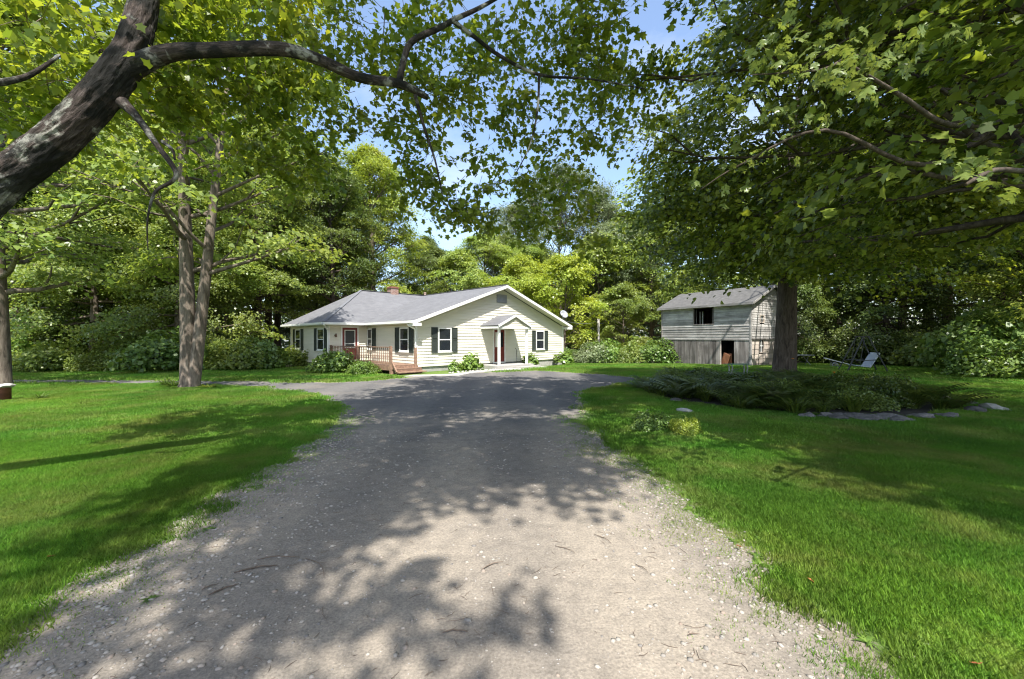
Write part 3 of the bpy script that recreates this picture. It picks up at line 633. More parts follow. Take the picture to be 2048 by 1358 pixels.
bcl = [((1640, 60), 3.9, 190, 60, 46), ((1560, 110), 3.9, 120, 50, 40), ((1700, 140), 3.5, 90, 50, 44), ((1760, 110), 3.7, 100, 50, 34), ((1480, 190), 4.3, 120, 60, 34), ((1600, 230), 4.4, 150, 60, 34), ((1480, 330), 4.7, 110, 60, 26), ((1960, 340), 3.3, 80, 40, 24), ((1900, 60), 3.8, 120, 70, 18)]
for (cx, cy), Y, sx, sy, n in bcl:
    for _ in range(n):
        px = cx+r3.gauss(0, sx*.5); py = cy+r3.gauss(0, sy*.5)+.12*(px-cx)*(.8 if cx > 1500 else 0)
        p = tolocal(W3(px, py, Y+r3.gauss(0, .25)))
        o = link('leaf', r3.choice(LFS), bo, L_BOUGH); o.location = p; s = r3.uniform(.07, .125); o.scale = (s, s, s)
        o.rotation_euler = (r3.gauss(-.5, .45), r3.gauss(0, .45), r3.uniform(0, 6.28))

# ------------------------------------------------------------------ shrubs
def bush(seed, Rx, H, n, ls, shape='hex', nj=.7):
    rg = np.random.default_rng(seed); mb = MB()
    th = rg.uniform(0, 6.28, n); u = rg.random(n)**.55; ph = np.arccos(1-rg.random(n))
    rr_ = (.55+.5*u)*(1+.18*np.sin(3*th+seed)+.12*np.sin(5*ph+th*2))
    P = np.stack([Rx*rr_*np.sin(ph)*np.cos(th), Rx*rr_*np.sin(ph)*np.sin(th), H*.12+H*.85*rr_*np.cos(ph)], 1)
    N = P/np.array([Rx, Rx, H])**1.0; N[:, 2] += .6; N += rg.normal(size=N.shape)*nj
    V = leaf_polys(P, N, ls*(.6+.8*rg.random(n)), shape, rg)
    for i in range(9):
        a = i*2.4; mb.tube([(0.05*math.cos(a), .05*math.sin(a), -.05), (Rx*.3*math.cos(a), Rx*.3*math.sin(a), H*.45), (Rx*.6*math.cos(a), Rx*.6*math.sin(a), H*.8)], [.02, .012, .006], 4)
    return mb.mesh('stems'), np_mesh('leaves', V, V.shape[1], rg.random(n))
B_MED = bush(1, 1.0, 1.0, 2600, .13)
B_BIG = bush(2, 1.6, 1.7, 3800, .16, nj=.9)
B_FINE = bush(3, 1.2, 1.2, 4200, .10, nj=1.0)
B_HYD = bush(4, .5, .8, 420, .17, 'hex', .6)
def shrub(name, ms, x, y, s, leaf, label, group=None, sz=None, rz=None, z=None):
    e = empty(name, (x, y, zg(x, y) if z is None else z), rr.uniform(0, 6) if rz is None else rz, label=label, cat='shrub', group=group); e.scale = (s, s, sz or s)
    link('stems', ms[0], e, TWIG); link('leaves', ms[1], e, leaf); return e
for i in range(34):
    x = -36+i*.82+rr.uniform(-.5, .5); y = 20.6+rr.uniform(-.4, 1.8)+(.09*abs(x+22))*.5
    if x > -13.5: y = 24.5+rr.uniform(0, 2)
    k_ = rr.choice([(B_BIG, 'loose large-leaved'), (B_FINE, 'dense small-leaved'), (B_MED, 'rounded low')]); l_ = rr.choice([(L_SHRUB, 'fresh green'), (L_MID, 'mid green'), (L_MID, 'mid green')])
    shrub('undergrowth_shrub', k_[0], x, y, rr.uniform(.7, 1.15), l_[0], k_[1]+' '+l_[1]+' bush in the undergrowth edging the left wood', 'bushes along the left wood')
for i in range(9):
    shrub('undergrowth_shrub', rr.choice([B_BIG, B_FINE]), 4.3+i*.95, 31.5+rr.uniform(-1, 1.2), rr.uniform(.75, 1.0), rr.choice([L_SHRUB, L_PALE, L_MID]), 'leafy bush at the back of the lawn between house and barn', 'bushes between house and barn')
for i in range(16):
    shrub('undergrowth_shrub', rr.choice([B_BIG, B_FINE]), 21.5+rr.uniform(0, 3)+i*.35, 34-i*1.1, rr.uniform(.9, 1.3), rr.choice([L_DARK, L_MID]), 'dark bush along the shaded edge of the right wood', 'bushes along the right wood')
shrub('flowering_bush', B_FINE, 20.2, 17.4, 1.25, L_SHRUB, 'dense small-leaved bush at the right edge of the lawn', sz=1.3)
shrub('flowering_bush', B_BIG, 21.8, 18.6, 1.25, L_SHRUB, 'tall loose bush behind the small-leaved one at the right edge', sz=1.6)

# ------------------------------------------------------------------ the house
house = empty('ranch_house', (-4.66, 19.9, 0), R(45), label='cream single-storey house with grey roof, green shutters and a front gable', cat='house')
def part(mb, name, mat, parent=None, smooth=False, **k): return mb.build(name, mat, parent or house, smooth, **k)
mA = lambda a, z, d: (a, -d, z)
mB_ = lambda a, z, d: (-d, a, z)
mD = lambda a, z, d: (a, 5.1-d, z)
mG = lambda a, z, d: (-2.2-d, a, z)
def mbox(m, a0, a1, z0, z1, d0, d1, mb=None):
    mb = mb or MB(); return mb.hexa([m(a0, z0, d0), m(a1, z0, d0), m(a1, z0, d1), m(a0, z0, d1), m(a0, z1, d0), m(a1, z1, d0), m(a1, z1, d1), m(a0, z1, d1)])
ZB = .27; RP = 4.74; RE = 2.52
slope = (RP-RE)/6.15
core = MB()
core.box(.02, 11.48, .02, 11.18, ZB-.02, 2.44)
core.add([(.02, .02, 2.44), (11.48, .02, 2.44), (5.75, .02, 4.54), (.02, 11.18, 2.44), (11.48, 11.18, 2.44), (5.75, 11.18, 4.54)], [(0, 1, 2), (5, 4, 3), (0, 2, 5, 3), (1, 4, 5, 2), (0, 3, 4, 1)])
core.box(-2.18, .3, 5.12, 11.18, ZB-.02, 2.44)
part(core, 'wall', SIDING)
f_ = MB(); f_.box(.04, 11.46, .04, 11.16, -.4, ZB-.02); f_.box(-2.16, .2, 5.14, 11.16, -.4, ZB-.02); part(f_, 'foundation', FOUND)
sid_cache = []
def siding(m, a0f, a1f, z0, z1, step=.15):
    z = z0
    while z < z1-.02:
        t = min(z1, z+step+.012); a0, a1 = a0f(t), a1f(t)
        if a1-a0 < .15: break
        b0, b1 = a0f(z), a1f(z)
        mb = MB().hexa([m(b0, z, 0), m(b1, z, 0), m(b1, z, .029), m(b0, z, .029), m(a0, t, 0), m(a1, t, 0), m(a1, t, .003), m(a0, t, .003)])
        part(mb, 'siding_board', SIDING); z += step
gl = lambda z: max(.05, (z-2.36)/slope+.05) if z > 2.36 else .05
siding(mA, lambda z: gl(z), lambda z: 11.5-gl(z), ZB, 4.5)
siding(mB_, lambda z: .05, lambda z: 5.08, ZB, 2.42)
siding(mD, lambda z: -2.15, lambda z: -.02, ZB, 2.42)
siding(mG, lambda z: 5.15, lambda z: 11.15, ZB, 2.42)
for x, y in ((0, 0), (-2.2, 5.1), (-2.2, 11.2)):
    part(MB().box(x-.035, x+.06, y-.035, y+.06, ZB-.03, 2.44), 'corner_post', WHITE)
part(MB().box(11.44, 11.535, -.035, .06, ZB-.03, 2.5), 'corner_post', WHITE)
# roof slopes
CAPM = simple('ridge_shingle', (.14, .143, .153), .9, .15, 20)
def slab(pts, th=.07, uvdir=(1, 0)):
    n = len(pts); vs = [Vector(p) for p in pts]; nor = (vs[1]-vs[0]).cross(vs[2]-vs[0]).normalized()
    if nor.z < 0: vs = vs[::-1]; nor = -nor
    lo = [v-nor*th for v in vs]
    mb = MB(); mb.add(vs+lo, [tuple(range(n)), tuple(range(2*n-1, n-1, -1))]+[(i, i+n, (i+1) % n+n, (i+1) % n) for i in range(n)]); return mb
def roofpart(pts, name='roof_slope', along='v', mat=None, parent=None, th=.07):
    mb = slab(pts, th); o = part(mb, name, mat or SHINGLE, parent); me = o.data
    uv = me.uv_layers.new(name='UVMap')
    for l in me.loops:
        c = me.vertices[l.vertex_index].co
        uv.data[l.index].uv = ((c.y, c.x*1.07) if along == 'v' else (c.x, c.y*1.15))
    return o
roofpart([(-.4, -.46, RE), (-.4, 4.7, RE), (5.75, 8.15, RP), (5.75, -.46, RP)])
roofpart([(5.75, -.46, RP), (5.75, 11.95, RP), (11.9, 11.95, RE), (11.9, -.46, RE)])
roofpart([(-2.6, 4.7, RE), (-.4, 4.7, RE), (5.75, 8.15, RP), (1.0, 8.15, RP)], along='u')
roofpart([(-2.6, 4.7, RE), (1.0, 8.15, RP), (-2.6, 11.6, RE)])
roofpart([(-2.6, 11.6, RE), (1.0, 8.15, RP), (5.75, 8.15, RP), (-.4, 11.6, RE)], along='u')
roofpart([(5.75, 8.15, RP), (5.75, 11.95, RP), (-.4, 11.95, RE), (-.4, 11.6, RE)])
part(MB().beam((5.75, -.47, RP+.01), (5.75, 8.2, RP+.01), .22, .02), 'ridge_cap', CAPM)
part(MB().beam((1.0, 8.15, RP+.01), (5.75, 8.15, RP+.01), .22, .02), 'ridge_cap', CAPM)
part(MB().beam((1.0, 8.15, RP+.01), (-2.6, 4.7, RE+.01), .16, .012), 'ridge_cap', CAPM)
# rake boards, fascia, soffits, gutters
for s in (-1, 1):
    a = Vector((5.75+s*6.17, -.48, RE-.10)); b = Vector((5.75, -.48, RP-.10))
    part(MB().beam(a, b, .035, .15), 'rake_board', WHITE)
    a = Vector((5.75+s*6.0, -.235, RE-.125)); b = Vector((5.75, -.235, RP-.195+.03))
    part(MB().beam(a, b, .44, .02), 'rake_soffit', SIDING)
    part(MB().box(5.75+s*5.75-(.0 if s > 0 else .42), 5.75+s*5.75+(.42 if s > 0 else .0), -.495, -.01, RE-.27, RE-.12), 'eave_return', WHITE)
def fascia(p, q, soff):
    part(MB().beam(p, q, .03, .16), 'fascia_board', WHITE)
    g = MB(); P, Q = Vector(p), Vector(q); d = (Q-P).normalized(); o = Vector((soff[0], soff[1], 0))
    g.beam(P+o*.06+Vector((0, 0, -.03)), Q+o*.06+Vector((0, 0, -.03)), .02, .02)
    g.beam(P+o*.12+Vector((0, 0, .01)), Q+o*.12+Vector((0, 0, .01)), .015, .1)
    g.beam(P+o*.065+Vector((0, 0, -.045)), Q+o*.065+Vector((0, 0, -.045)), .1, .012)
    part(g, 'gutter', WHITE)
fascia((-.4, -.42, RE-.09), (-.4, 4.7, RE-.09), (-1, 0))
fascia((-2.6, 4.7, RE-.09), (-.4, 4.7, RE-.09), (0, -1))
fascia((-2.6, 4.7, RE-.09), (-2.6, 11.6, RE-.09), (-1, 0))
s_ = MB(); s_.box(-.39, .0, -.3, 4.72, 2.36, 2.38); s_.box(-2.59, -.39, 4.72, 5.09, 2.36, 2.38); s_.box(-2.59, -2.21, 5.09, 11.6, 2.36, 2.38); part(s_, 'soffit', SIDING)
def downspout(pts): part(MB().tube(pts, .04, 6), 'downspout', WHITE)
downspout([(-.47, -.02, 2.36), (-.44, -.03, 2.28), (-.12, -.07, 2.12), (-.07, -.07, 2.0), (-.07, -.07, .25), (-.15, -.3, .12)])
downspout([(-2.6, 4.62, 2.36), (-2.5, 4.75, 2.28), (-2.28, 5.02, 2.1), (-2.26, 5.04, 1.9), (-2.26, 5.04, .2)])
# windows
def window(m, a0, a1, z0, z1, ls=None, rs=None, sz=None):
    fr = MB(); w = .06
    for q in ((a0, a0+w, z0, z1), (a1-w, a1, z0, z1), (a0+w, a1-w, z1-w, z1), (a0+w, a1-w, z0, z0+w)): mbox(m, *q, .0, .07, fr)
    zm = (z0+z1)/2; mbox(m, a0+w, a1-w, zm-.025, zm+.025, .0, .06, fr)
    o = part(fr, 'window', WHITE)
    part(mbox(m, a0-.03, a1+.03, z0-.05, z0-.002, .0, .1), 'sill', WHITE, o)
    for q in ((z0+w, zm-.025), (zm+.025, z1-w)): part(mbox(m, a0+w, a1-w, q[0], q[1], .034, .044), 'pane', GLASS, o)
    for sh in (ls, rs):
        if sh:
            zz0, zz1 = z0-.06, z1+.02; s = MB(); b0, b1 = sh; w2 = .045; zmid = (zz0+zz1)/2
            for q in ((b0, b0+w2, zz0, zz1), (b1-w2, b1, zz0, zz1), (b0+w2, b1-w2, zz0, zz0+w2), (b0+w2, b1-w2, zz1-w2, zz1), (b0+w2, b1-w2, zmid-.03, zmid+.03)): mbox(m, *q, .03, .065, s)
            z = zz0+w2
            while z < zz1-w2-.04:
                if abs(z-zmid) > .05: s.hexa([m(b0+w2, z, .055), m(b1-w2, z, .055), m(b1-w2, z, .06), m(b0+w2, z, .06), m(b0+w2, z+.045, .032), m(b1-w2, z+.045, .032), m(b1-w2, z+.045, .037), m(b0+w2, z+.045, .037)])
                z += .05
            mbox(m, b0+w2, b1-w2, zz0+w2, zz1-w2, .026, .031, s)
            part(s, 'shutter', SHUT)
window(mA, 1.26, 2.08, .98, 2.20, (.86, 1.23), (2.11, 2.48))
window(mA, 8.70, 9.50, .94, 2.13, (8.34, 8.67), (9.53, 9.87))
window(mB_, .59, 1.46, 1.0, 2.20, (.16, .56), (1.49, 1.93))
window(mB_, 4.50, 5.06, 1.04, 2.20, (4.06, 4.47))
window(mG, 5.62, 6.62, 1.0, 2.20, (5.2, 5.59), (6.65, 7.07))
window(mG, 9.33, 10.3, 1.0, 2.20, (8.9, 9.3), (10.33, 10.7))
# gable vent
v_ = MB(); mbox(mA, 5.32, 6.12, 3.72, 4.2, .0, .05, v_)
vo_ = part(v_, 'gable_vent', METAL)
for k in range(7): part(MB().hexa([mA(5.37, 3.77+k*.058, .06), mA(6.07, 3.77+k*.058, .06), mA(6.07, 3.77+k*.058, .075), mA(5.37, 3.77+k*.058, .075), mA(5.37, 3.81+k*.058, .05), mA(6.07, 3.81+k*.058, .05), mA(6.07, 3.81+k*.058, .055), mA(5.37, 3.81+k*.058, .055)]), 'louvre', METAL, vo_)
# side door (red, with a large pane)
def ring(m, a0, a1, z0, z1, w, d0, d1, mb=None):
    mb = mb or MB()
    for q in ((a0, a0+w, z0, z1), (a1-w, a1, z0, z1), (a0+w, a1-w, z1-w, z1), (a0+w, a1-w, z0, z0+w)): mbox(m, *q, d0, d1, mb)
    return mb
part(ring(mD, -1.56, -.56, .38, 2.32, .08, 0, .06), 'door_frame', WHITE)
d_ = part(mbox(mD, -1.48, -.64, .42, 2.24, .0, .04), 'side_door', DOOR)
part(ring(mD, -1.36, -.76, 1.12, 2.12, .04, .04, .055), 'pane_trim', WHITE, d_); part(mbox(mD, -1.32, -.80, 1.16, 2.08, .04, .046), 'pane', GLASS, d_)
part(mbox(mD, -1.32, -.80, 1.34, 1.37, .046, .05), 'pane_bar', WHITE, d_)
part(MB().lathe([(.0, 0), (.03, .0), (.035, .03), (.0, .05)], 10, (-.7, 5.04, 1.05)), 'knob', METAL, d_)
lam = MB(); lam.box(-1.90, -1.80, 5.0, 5.09, 1.78, 1.86); lam.tube([(-1.85, 4.98, 1.92), (-1.85, 4.98, 1.72)], [.03, .06], 8); part(lam, 'wall_lamp', simple('lamp_bronze', (.12, .06, .03), .4))
# front door and canopy
part(ring(mA, 5.03, 5.99, .22, 2.22, .075, .0, .06), 'door_frame', WHITE)
d2 = part(mbox(mA, 5.105, 5.915, .26, 2.14, .0, .04), 'front_door', DOOR)
for k in (0, 1):
    part(mbox(mA, 5.20+k*.37, 5.44+k*.37, 1.15, 2.0, .04, .05), 'pane', GLASS if k else WHITE, d2)
    part(ring(mA, 5.20+k*.37, 5.44+k*.37, .42, .98, .03, .04, .05), 'panel', DOOR, d2)
CZ = 2.36
cn = MB()
for s in (-1, 1):
    pts = [(5.385, .0, 2.96), (5.385, -1.5, 2.96), (5.385+s*1.32, -1.5, CZ), (5.385+s*1.32, .0, CZ)]
    roofpart(pts, 'canopy_roof', 'v', th=.05)
    part(MB().beam((5.385+s*1.31, -1.52, CZ-.05), (5.385, -1.52, 2.96-.05), .03, .12), 'canopy_rake', WHITE)
    part(MB().box(5.385+s*1.27-.02, 5.385+s*1.27+.02, -1.48, -.03, CZ-.17, CZ-.04), 'canopy_fascia', WHITE)
g_ = MB(); z = CZ-.06
while z < 2.84:
    hw = 1.2*(1-(z-CZ)/.6)-.05 if z > CZ else 1.2
    hw2 = max(.02, 1.2*(1-(z+.1-CZ)/.6)-.05)
    part(MB().hexa([(5.385-hw, -1.40, z), (5.385+hw, -1.40, z), (5.385+hw, -1.44, z), (5.385-hw, -1.44, z), (5.385-hw2, -1.40, z+.1), (5.385+hw2, -1.40, z+.1), (5.385+hw2, -1.42, z+.1), (5.385-hw2, -1.42, z+.1)]), 'canopy_siding', SIDING); z += .1
part(MB().box(4.15, 6.62, -1.46, -1.34, CZ-.18, CZ-.062), 'canopy_beam', WHITE)
for a in (4.30, 6.47): part(MB().box(a-.055, a+.055, -1.36, -1.25, .19, CZ-.18), 'canopy_post', WHITE)
st = MB(); st.box(3.95, 6.8, -1.55, .0, -.1, .19); part(st, 'front_step', CONC); part(MB().box(5.1, 6.95, -1.95, -1.56, -.1, .09), 'front_step', CONC)
hr = MB().tube([(6.6, -.4, .19), (6.55, -.4, 1.0), (6.5, -.35, 1.08)], .015, 6); part(hr, 'handrail', DARKMETAL)
# chimney, vent, dish
ch = MB(); ch.box(3.02, 3.56, 7.95, 8.5, 4.3, 5.04); cho = part(ch, 'chimney', BRICK); c2 = MB(); c2.box(2.98, 3.60, 7.91, 8.54, 5.04, 5.11); c2.box(3.03, 3.55, 7.96, 8.49, 5.11, 5.16); part(c2, 'chimney_cap', simple('cap_brick', (.2, .085, .06), .9, .3, 14), cho)
part(MB().lathe([(.07, 4.5), (.07, 4.95), (.1, 4.95), (.1, 5.02), (.0, 5.02)], 10, (6.1, 8.6, 0)), 'vent_pipe', simple('pipe_tan', (.5, .36, .28), .7))
# satellite dish
dish = empty('satellite_dish', house.matrix_world@Vector((0, 0, 0)), 0, label='grey satellite dish on the right roof edge of the house', cat='dish')
dl = Vector((11.35, -.1, 2.75)); dw = Matrix.Rotation(R(45), 3, 'Z')@dl+Vector((-4.66, 19.9, 0)); dish.location = dw
MB().tube([(0, 0, -.1), (0, -.02, .3), (.0, -.08, .42)], .022, 7).build('mast', METAL, dish)
dm = MB(); rings = [(0, 0), (.1, .01), (.2, .04), (.29, .085)]; dm.lathe([(.001, 0)]+rings[1:]+[(.285, .092), (.2, .05), (.1, .02), (.001, .01)], 24)
do = dm.build('reflector', METAL, dish, True); do.location = (.05, -.12, .5); do.rotation_euler = (R(62), 0, R(28))
MB().tube([(.05, -.12, .3), (-.05, -.45, .35), (-.1, -.5, .5)], .012, 5).build('feed_arm', METAL, dish)
MB().box(-.14, -.06, -.54, -.46, .48, .58).build('feed_horn', WHITE, dish)
# service wire and its pole
wp = empty('service_pole', (7.2, 34.2, zg(0, 34)), label='slim pale pole in the bushes between house and barn', cat='pole'); MB().tube([(0, 0, -.2), (.03, 0, 1.8), (0, 0, 3.6)], [.11, .1, .09], 10).build('pole', simple('pale_pole', (.42, .39, .35), .9, .2, 7), wp, True)
MB().tube([(0, 0, 3.3), (.5, .2, 3.2)], .012, 4).build('wire_hook', DARKMETAL, wp)
p0 = Vector((3.4, 28.3, 2.95)); p1 = Vector((7.2, 34.1, 3.05)); p2 = Vector((12.6, 33.5, 3.4)); w_ = []
for a, b in ((p0, p1), (p1, p2)):
    for k in range(9): q = a.lerp(b, k/8); q.z -= .25*4*(k/8)*(1-k/8); w_.append(q)
tag(MB().tube(w_[:9], .008, 4).build('service_wire', METAL), 'thin wire strung from the house corner to the slim pole', 'wire')

# ------------------------------------------------------------------ deck
deck = empty('side_deck', (-4.66, 19.9, 0), R(45), label='low wooden side deck with turned baluster railing and steps', cat='deck')
DH = .40
def du(v): return -2.1+(5.0-v)/5.3*.8
v = .02
while v < 5.05:
    part(MB().hexa([(du(v), v, DH-.03), (-.03, v, DH-.03), (-.03, v+.13, DH-.03), (du(v+.13), v+.13, DH-.03), (du(v), v, DH), (-.03, v, DH), (-.03, v+.13, DH), (du(v+.13), v+.13, DH)]), 'deck_board', DWOOD, deck); v += .14
part(MB().beam((du(5.0), 5.0, DH-.13), (du(0), 0, DH-.13), .04, .19), 'rim_joist', DWOOD, deck); part(MB().beam((du(0), 0, DH-.13), (-.04, 0, DH-.13), .04, .19), 'rim_joist', DWOOD, deck)
RT = 1.27
for v in (5.02, 2.5, -.02): part(MB().box(du(v)-.05, du(v)+.05, v-.05, v+.05, .0, RT+.03), 'railing_post', DWOOD, deck)
part(MB().beam((du(4.95), 4.95, RT-.02), (du(.05), .05, RT-.02), .12, .04), 'top_rail', DWOOD, deck)
part(MB().beam((du(4.95), 4.95, DH+.1), (du(.05), .05, DH+.1), .05, .06), 'bottom_rail', DWOOD, deck)
bal = MB().lathe([(.02, 0), (.02, .12), (.012, .14), (.024, .2), (.03, .3), (.018, .42), (.012, .5), (.024, .52), (.012, .54), (.018, .6), (.02, .64), (.02, .75)], 8).mesh('baluster')
for k in range(34):
    v = 4.85-k*4.75/33
    if abs(v-2.5) < .07: continue
    o = link('baluster', bal, deck, DWOOD); o.location = (du(v), v, DH+.1)
part(MB().box(-.17, -.07, -.2, -.10, .0, 1.22), 'railing_post', DWOOD, deck)
part(MB().beam((-1.28, -.02, .55), (-1.45, -.75, .12), .05, .1), 'stair_stringer', DWOOD, deck)
part(MB().box(-1.32, .10, -.36, -.06, .22, .26), 'stair_tread', DWOOD, deck); part(MB().box(-1.32, .16, -.72, -.34, .08, .12), 'stair_tread', DWOOD, deck)
part(MB().box(-1.30, .06, -.09, -.07, .02, .36), 'stair_riser', DWOOD, deck); part(MB().box(-1.28, .1, -.40, -.375, .0, .21), 'stair_riser', DWOOD, deck)
# front walk
HM = Matrix.Translation((-4.66, 19.9, 0))@Matrix.Rotation(R(45), 4, 'Z')
def hw(u, v, z=0): return HM@Vector((u, v, z))
wk = MB(); pts = [(.4, -2.9), (1.5, -2.35), (3.4, -2.1), (5.0, -2.35), (7.2, -2.3), (7.3, -1.5), (7.0, -1.2), (3.9, -1.35), (2.4, -1.6), (.5, -2.0), (-.3, -1.6), (-.9, -1.2), (-1.5, -1.5)]
wk.add([tuple(hw(a, b, .03)) for a, b in pts]+[tuple(hw(a, b, -.05)) for a, b in pts], [tuple(range(len(pts)))[::1]]+[(i, i+len(pts), (i+1) % len(pts)+len(pts), (i+1) % len(pts)) for i in range(len(pts))])
wk.build('front_walk', CONC, kind='structure', label='pale concrete walk along the front of the house')
# shrubs at the house
def hs(name, ms, u, v, s, leaf, label, sz=None):
    p = hw(u, v); return shrub(name, ms, p.x, p.y, s, leaf, label, sz=sz, z=0)
hs('rhododendron', B_MED, -2.75, 2.9, 1.0, L_SHRUB, 'large round rhododendron in front of the deck railing', 1.0)
hs('round_shrub', B_FINE, -2.25, .9, .55, L_SHRUB, 'low bright shrub between the rhododendron and the deck steps', .5)
hs('hydrangea', B_HYD, 1.75, -.75, .62, L_SHRUB, 'small hydrangea under the left front window', .62)
hs('hydrangea', B_HYD, 2.85, -.7, 1.05, L_SHRUB, 'large hydrangea between left window and front door', 1.0)
hs('hydrangea', B_HYD, 7.55, -.6, .9, L_SHRUB, 'hydrangea just right of the front canopy', .85)
hs('hydrangea', B_HYD, 10.6, -.75, 1.2, L_SHRUB, 'hydrangea at the far right corner of the house', .85)
hs('young_shrub', B_MED, -3.3, 8.9, .55, L_SHRUB, 'weedy shrub by the foundation at the left end of the house')
hs('young_shrub', B_MED, -3.6, 12.2, .85, L_BRIGHT, 'yellow-green bush beyond the left corner of the house')

def rock_mesh(seed, n=1):
    import bmesh
    bm = bmesh.new(); bmesh.ops.create_icosphere(bm, subdivisions=2, radius=1)
    for v in bm.verts:
        d = mnoise.noise(v.co*1.1+Vector((seed*7, 0, 0)))*.55+mnoise.noise(v.co*3+Vector((seed, 4, 0)))*.15
        v.co *= 1+d
    me = bpy.data.meshes.new('rock'); bm.to_mesh(me); bm.free(); return me
ROCKS = [rock_mesh(i) for i in range(5)]
def rock(x, y, sx, sy, sz, mat, label, group, rz=None):
    o = link('stone', rr.choice(ROCKS), None, mat, label=label, cat='stone', group=group); o.location = (x, y, zg(x, y)+sz*.25); o.scale = (sx, sy, sz); o.rotation_euler = (0, 0, rr.uniform(0, 6) if rz is None else rz); return o
PALE = simple('pale_stone', (.36, .345, .32), .85, .2, 5, .01)
for k in range(16):
    u = 1.0+k*.2; p = hw(u+rr.uniform(-.05, .05), -1.32-rr.uniform(0, .12)-.05*math.sin(k)); rock(p.x, p.y, .09, .06, .05, PALE, 'small whitish edging stone along the flower strip under the front window', 'edging stones by the front walk')

# ------------------------------------------------------------------ barn
bang = math.atan2(.539, .843)
barn = empty('old_barn', (14.9, 25.6, 0), bang, label='weathered two-storey wooden barn with missing window and ragged grey planks', cat='barn')
rb = random.Random(5)
def bp(mb, name, mat, parent=None): return mb.build(name, mat, parent or barn)
BL, BWd, BE, BPk = 6.5, 5.0, 3.98, 5.15
mf = lambda y, z, d: (-d, y, z)
ms_ = lambda x, z, d: (x, -d, z)
# front upper clapboards, opening y 2.46..3.86, z 2.62..3.73
z = 1.58
while z < BE-.05:
    t = min(BE, z+.185)
    segs = [(0.0, BL)] if (t < 2.64 or z > 3.70) else [(0.0, 2.46), (3.86, BL)]
    for a, b in segs:
        cuts = [a]+([rb.uniform(a+1, b-1)] if b-a > 4 and rb.random() < .6 else [])+[b]
        for c0, c1 in zip(cuts[:-1], cuts[1:]):
            j = lambda: rb.uniform(-.008, .008)
            z0a, z0b = z+j(), z+j()
            bp(MB().hexa([mf(c0+.004, z0a, 0), mf(c1-.004, z0b, 0), mf(c1-.004, z0b, .035+j()), mf(c0+.004, z0a, .035+j()), mf(c0+.004, t, 0), mf(c1-.004, t, 0), mf(c1-.004, t, .012), mf(c0+.004, t, .012)]), 'clapboard', BW)
    z += .172
# lower vertical planks, door opening y 1.03..1.89
y = 0.0
while y < BL-.03:
    w = rb.uniform(.22, .42)
    if 1.03 <= y < 1.88: y = 1.89; continue
    if y < 1.03 < y+w: w = 1.03-y
    w = min(w, BL-y); bz = -.28+rb.uniform(0, .14); j = rb.uniform(-.015, .015); tp_ = 1.58
    if w > .05: bp(MB().hexa([mf(y+.006+j*.4, bz, -.02), mf(y+w-.006, bz+rb.uniform(-.03, .03), -.02), mf(y+w-.006, bz, .02+j), mf(y+.006+j*.4, bz, .02+j), mf(y+.006, tp_, -.02), mf(y+w-.006, tp_, -.02), mf(y+w-.006, tp_, .02), mf(y+.006, tp_, .02)]), 'plank', BG)
    y += w
bp(MB().box(-.045, .0, -.05, BL, 1.52, 1.58), 'ledge', BW)
# side wall: clapboards above, smooth boards below; windows
def side_rows(z0, z1, step, d, mat, name):
    z = z0
    while z < z1-.02:
        t = min(z1, z+step)
        hx = lambda q: (0, BWd) if q <= BE else ((q-BE)/(BPk-BE)*BWd/2, BWd-(q-BE)/(BPk-BE)*BWd/2)
        a, b = hx(z); a2, b2 = hx(min(t+.012, BPk-.02))
        ops = [w for w in ((.95, 1.5, 2.63, 3.15), (.95, 1.55, .72, 1.6)) if w[2] < t-.02 and w[3] > z+.02]
        segs = [(a, b, a2, b2)] if not ops else [(a, ops[0][0], a2, ops[0][0]), (ops[0][1], b, ops[0][1], b2)]
        for p, q, p2, q2 in segs:
            if q-p > .05: bp(MB().hexa([ms_(p, z, d-.03), ms_(q, z, d-.03), ms_(q, z, d+.03), ms_(p, z, d+.03), ms_(p2, t+.01, d-.03), ms_(q2, t+.01, d-.03), ms_(q2, t+.01, d+.01), ms_(p2, t+.01, d+.01)]), name, mat)
        z += step
side_rows(1.64, BPk-.1, .15, .05, BW, 'clapboard'); side_rows(-.25, 1.6, .30, 0, BT, 'wide_board')
bp(MB().box(-.02, BWd, -.1, .0, 1.58, 1.64), 'ledge', BG)
def bwin(x0, x1, z0, z1, d):
    o = bp(ring(ms_, x0, x1, z0, z1, .05, d-.04, d+.05), 'side_window', BT); mbx = MB(); mbox(ms_, (x0+x1)/2-.015, (x0+x1)/2+.015, z0+.05, z1-.05, d-.01, d+.03, mbx); mbox(ms_, x0+.05, x1-.05, (z0+z1)/2-.02, (z0+z1)/2+.02, d-.01, d+.032, mbx); bp(mbx, 'glazing_bar', WHITE, o); bp(mbox(ms_, x0+.05, x1-.05, z0+.05, z1-.05, d-.03, d-.02), 'pane', GLASS, o)
bwin(.95, 1.5, 2.63, 3.15, .05); bwin(.95, 1.55, .72, 1.6, 0)
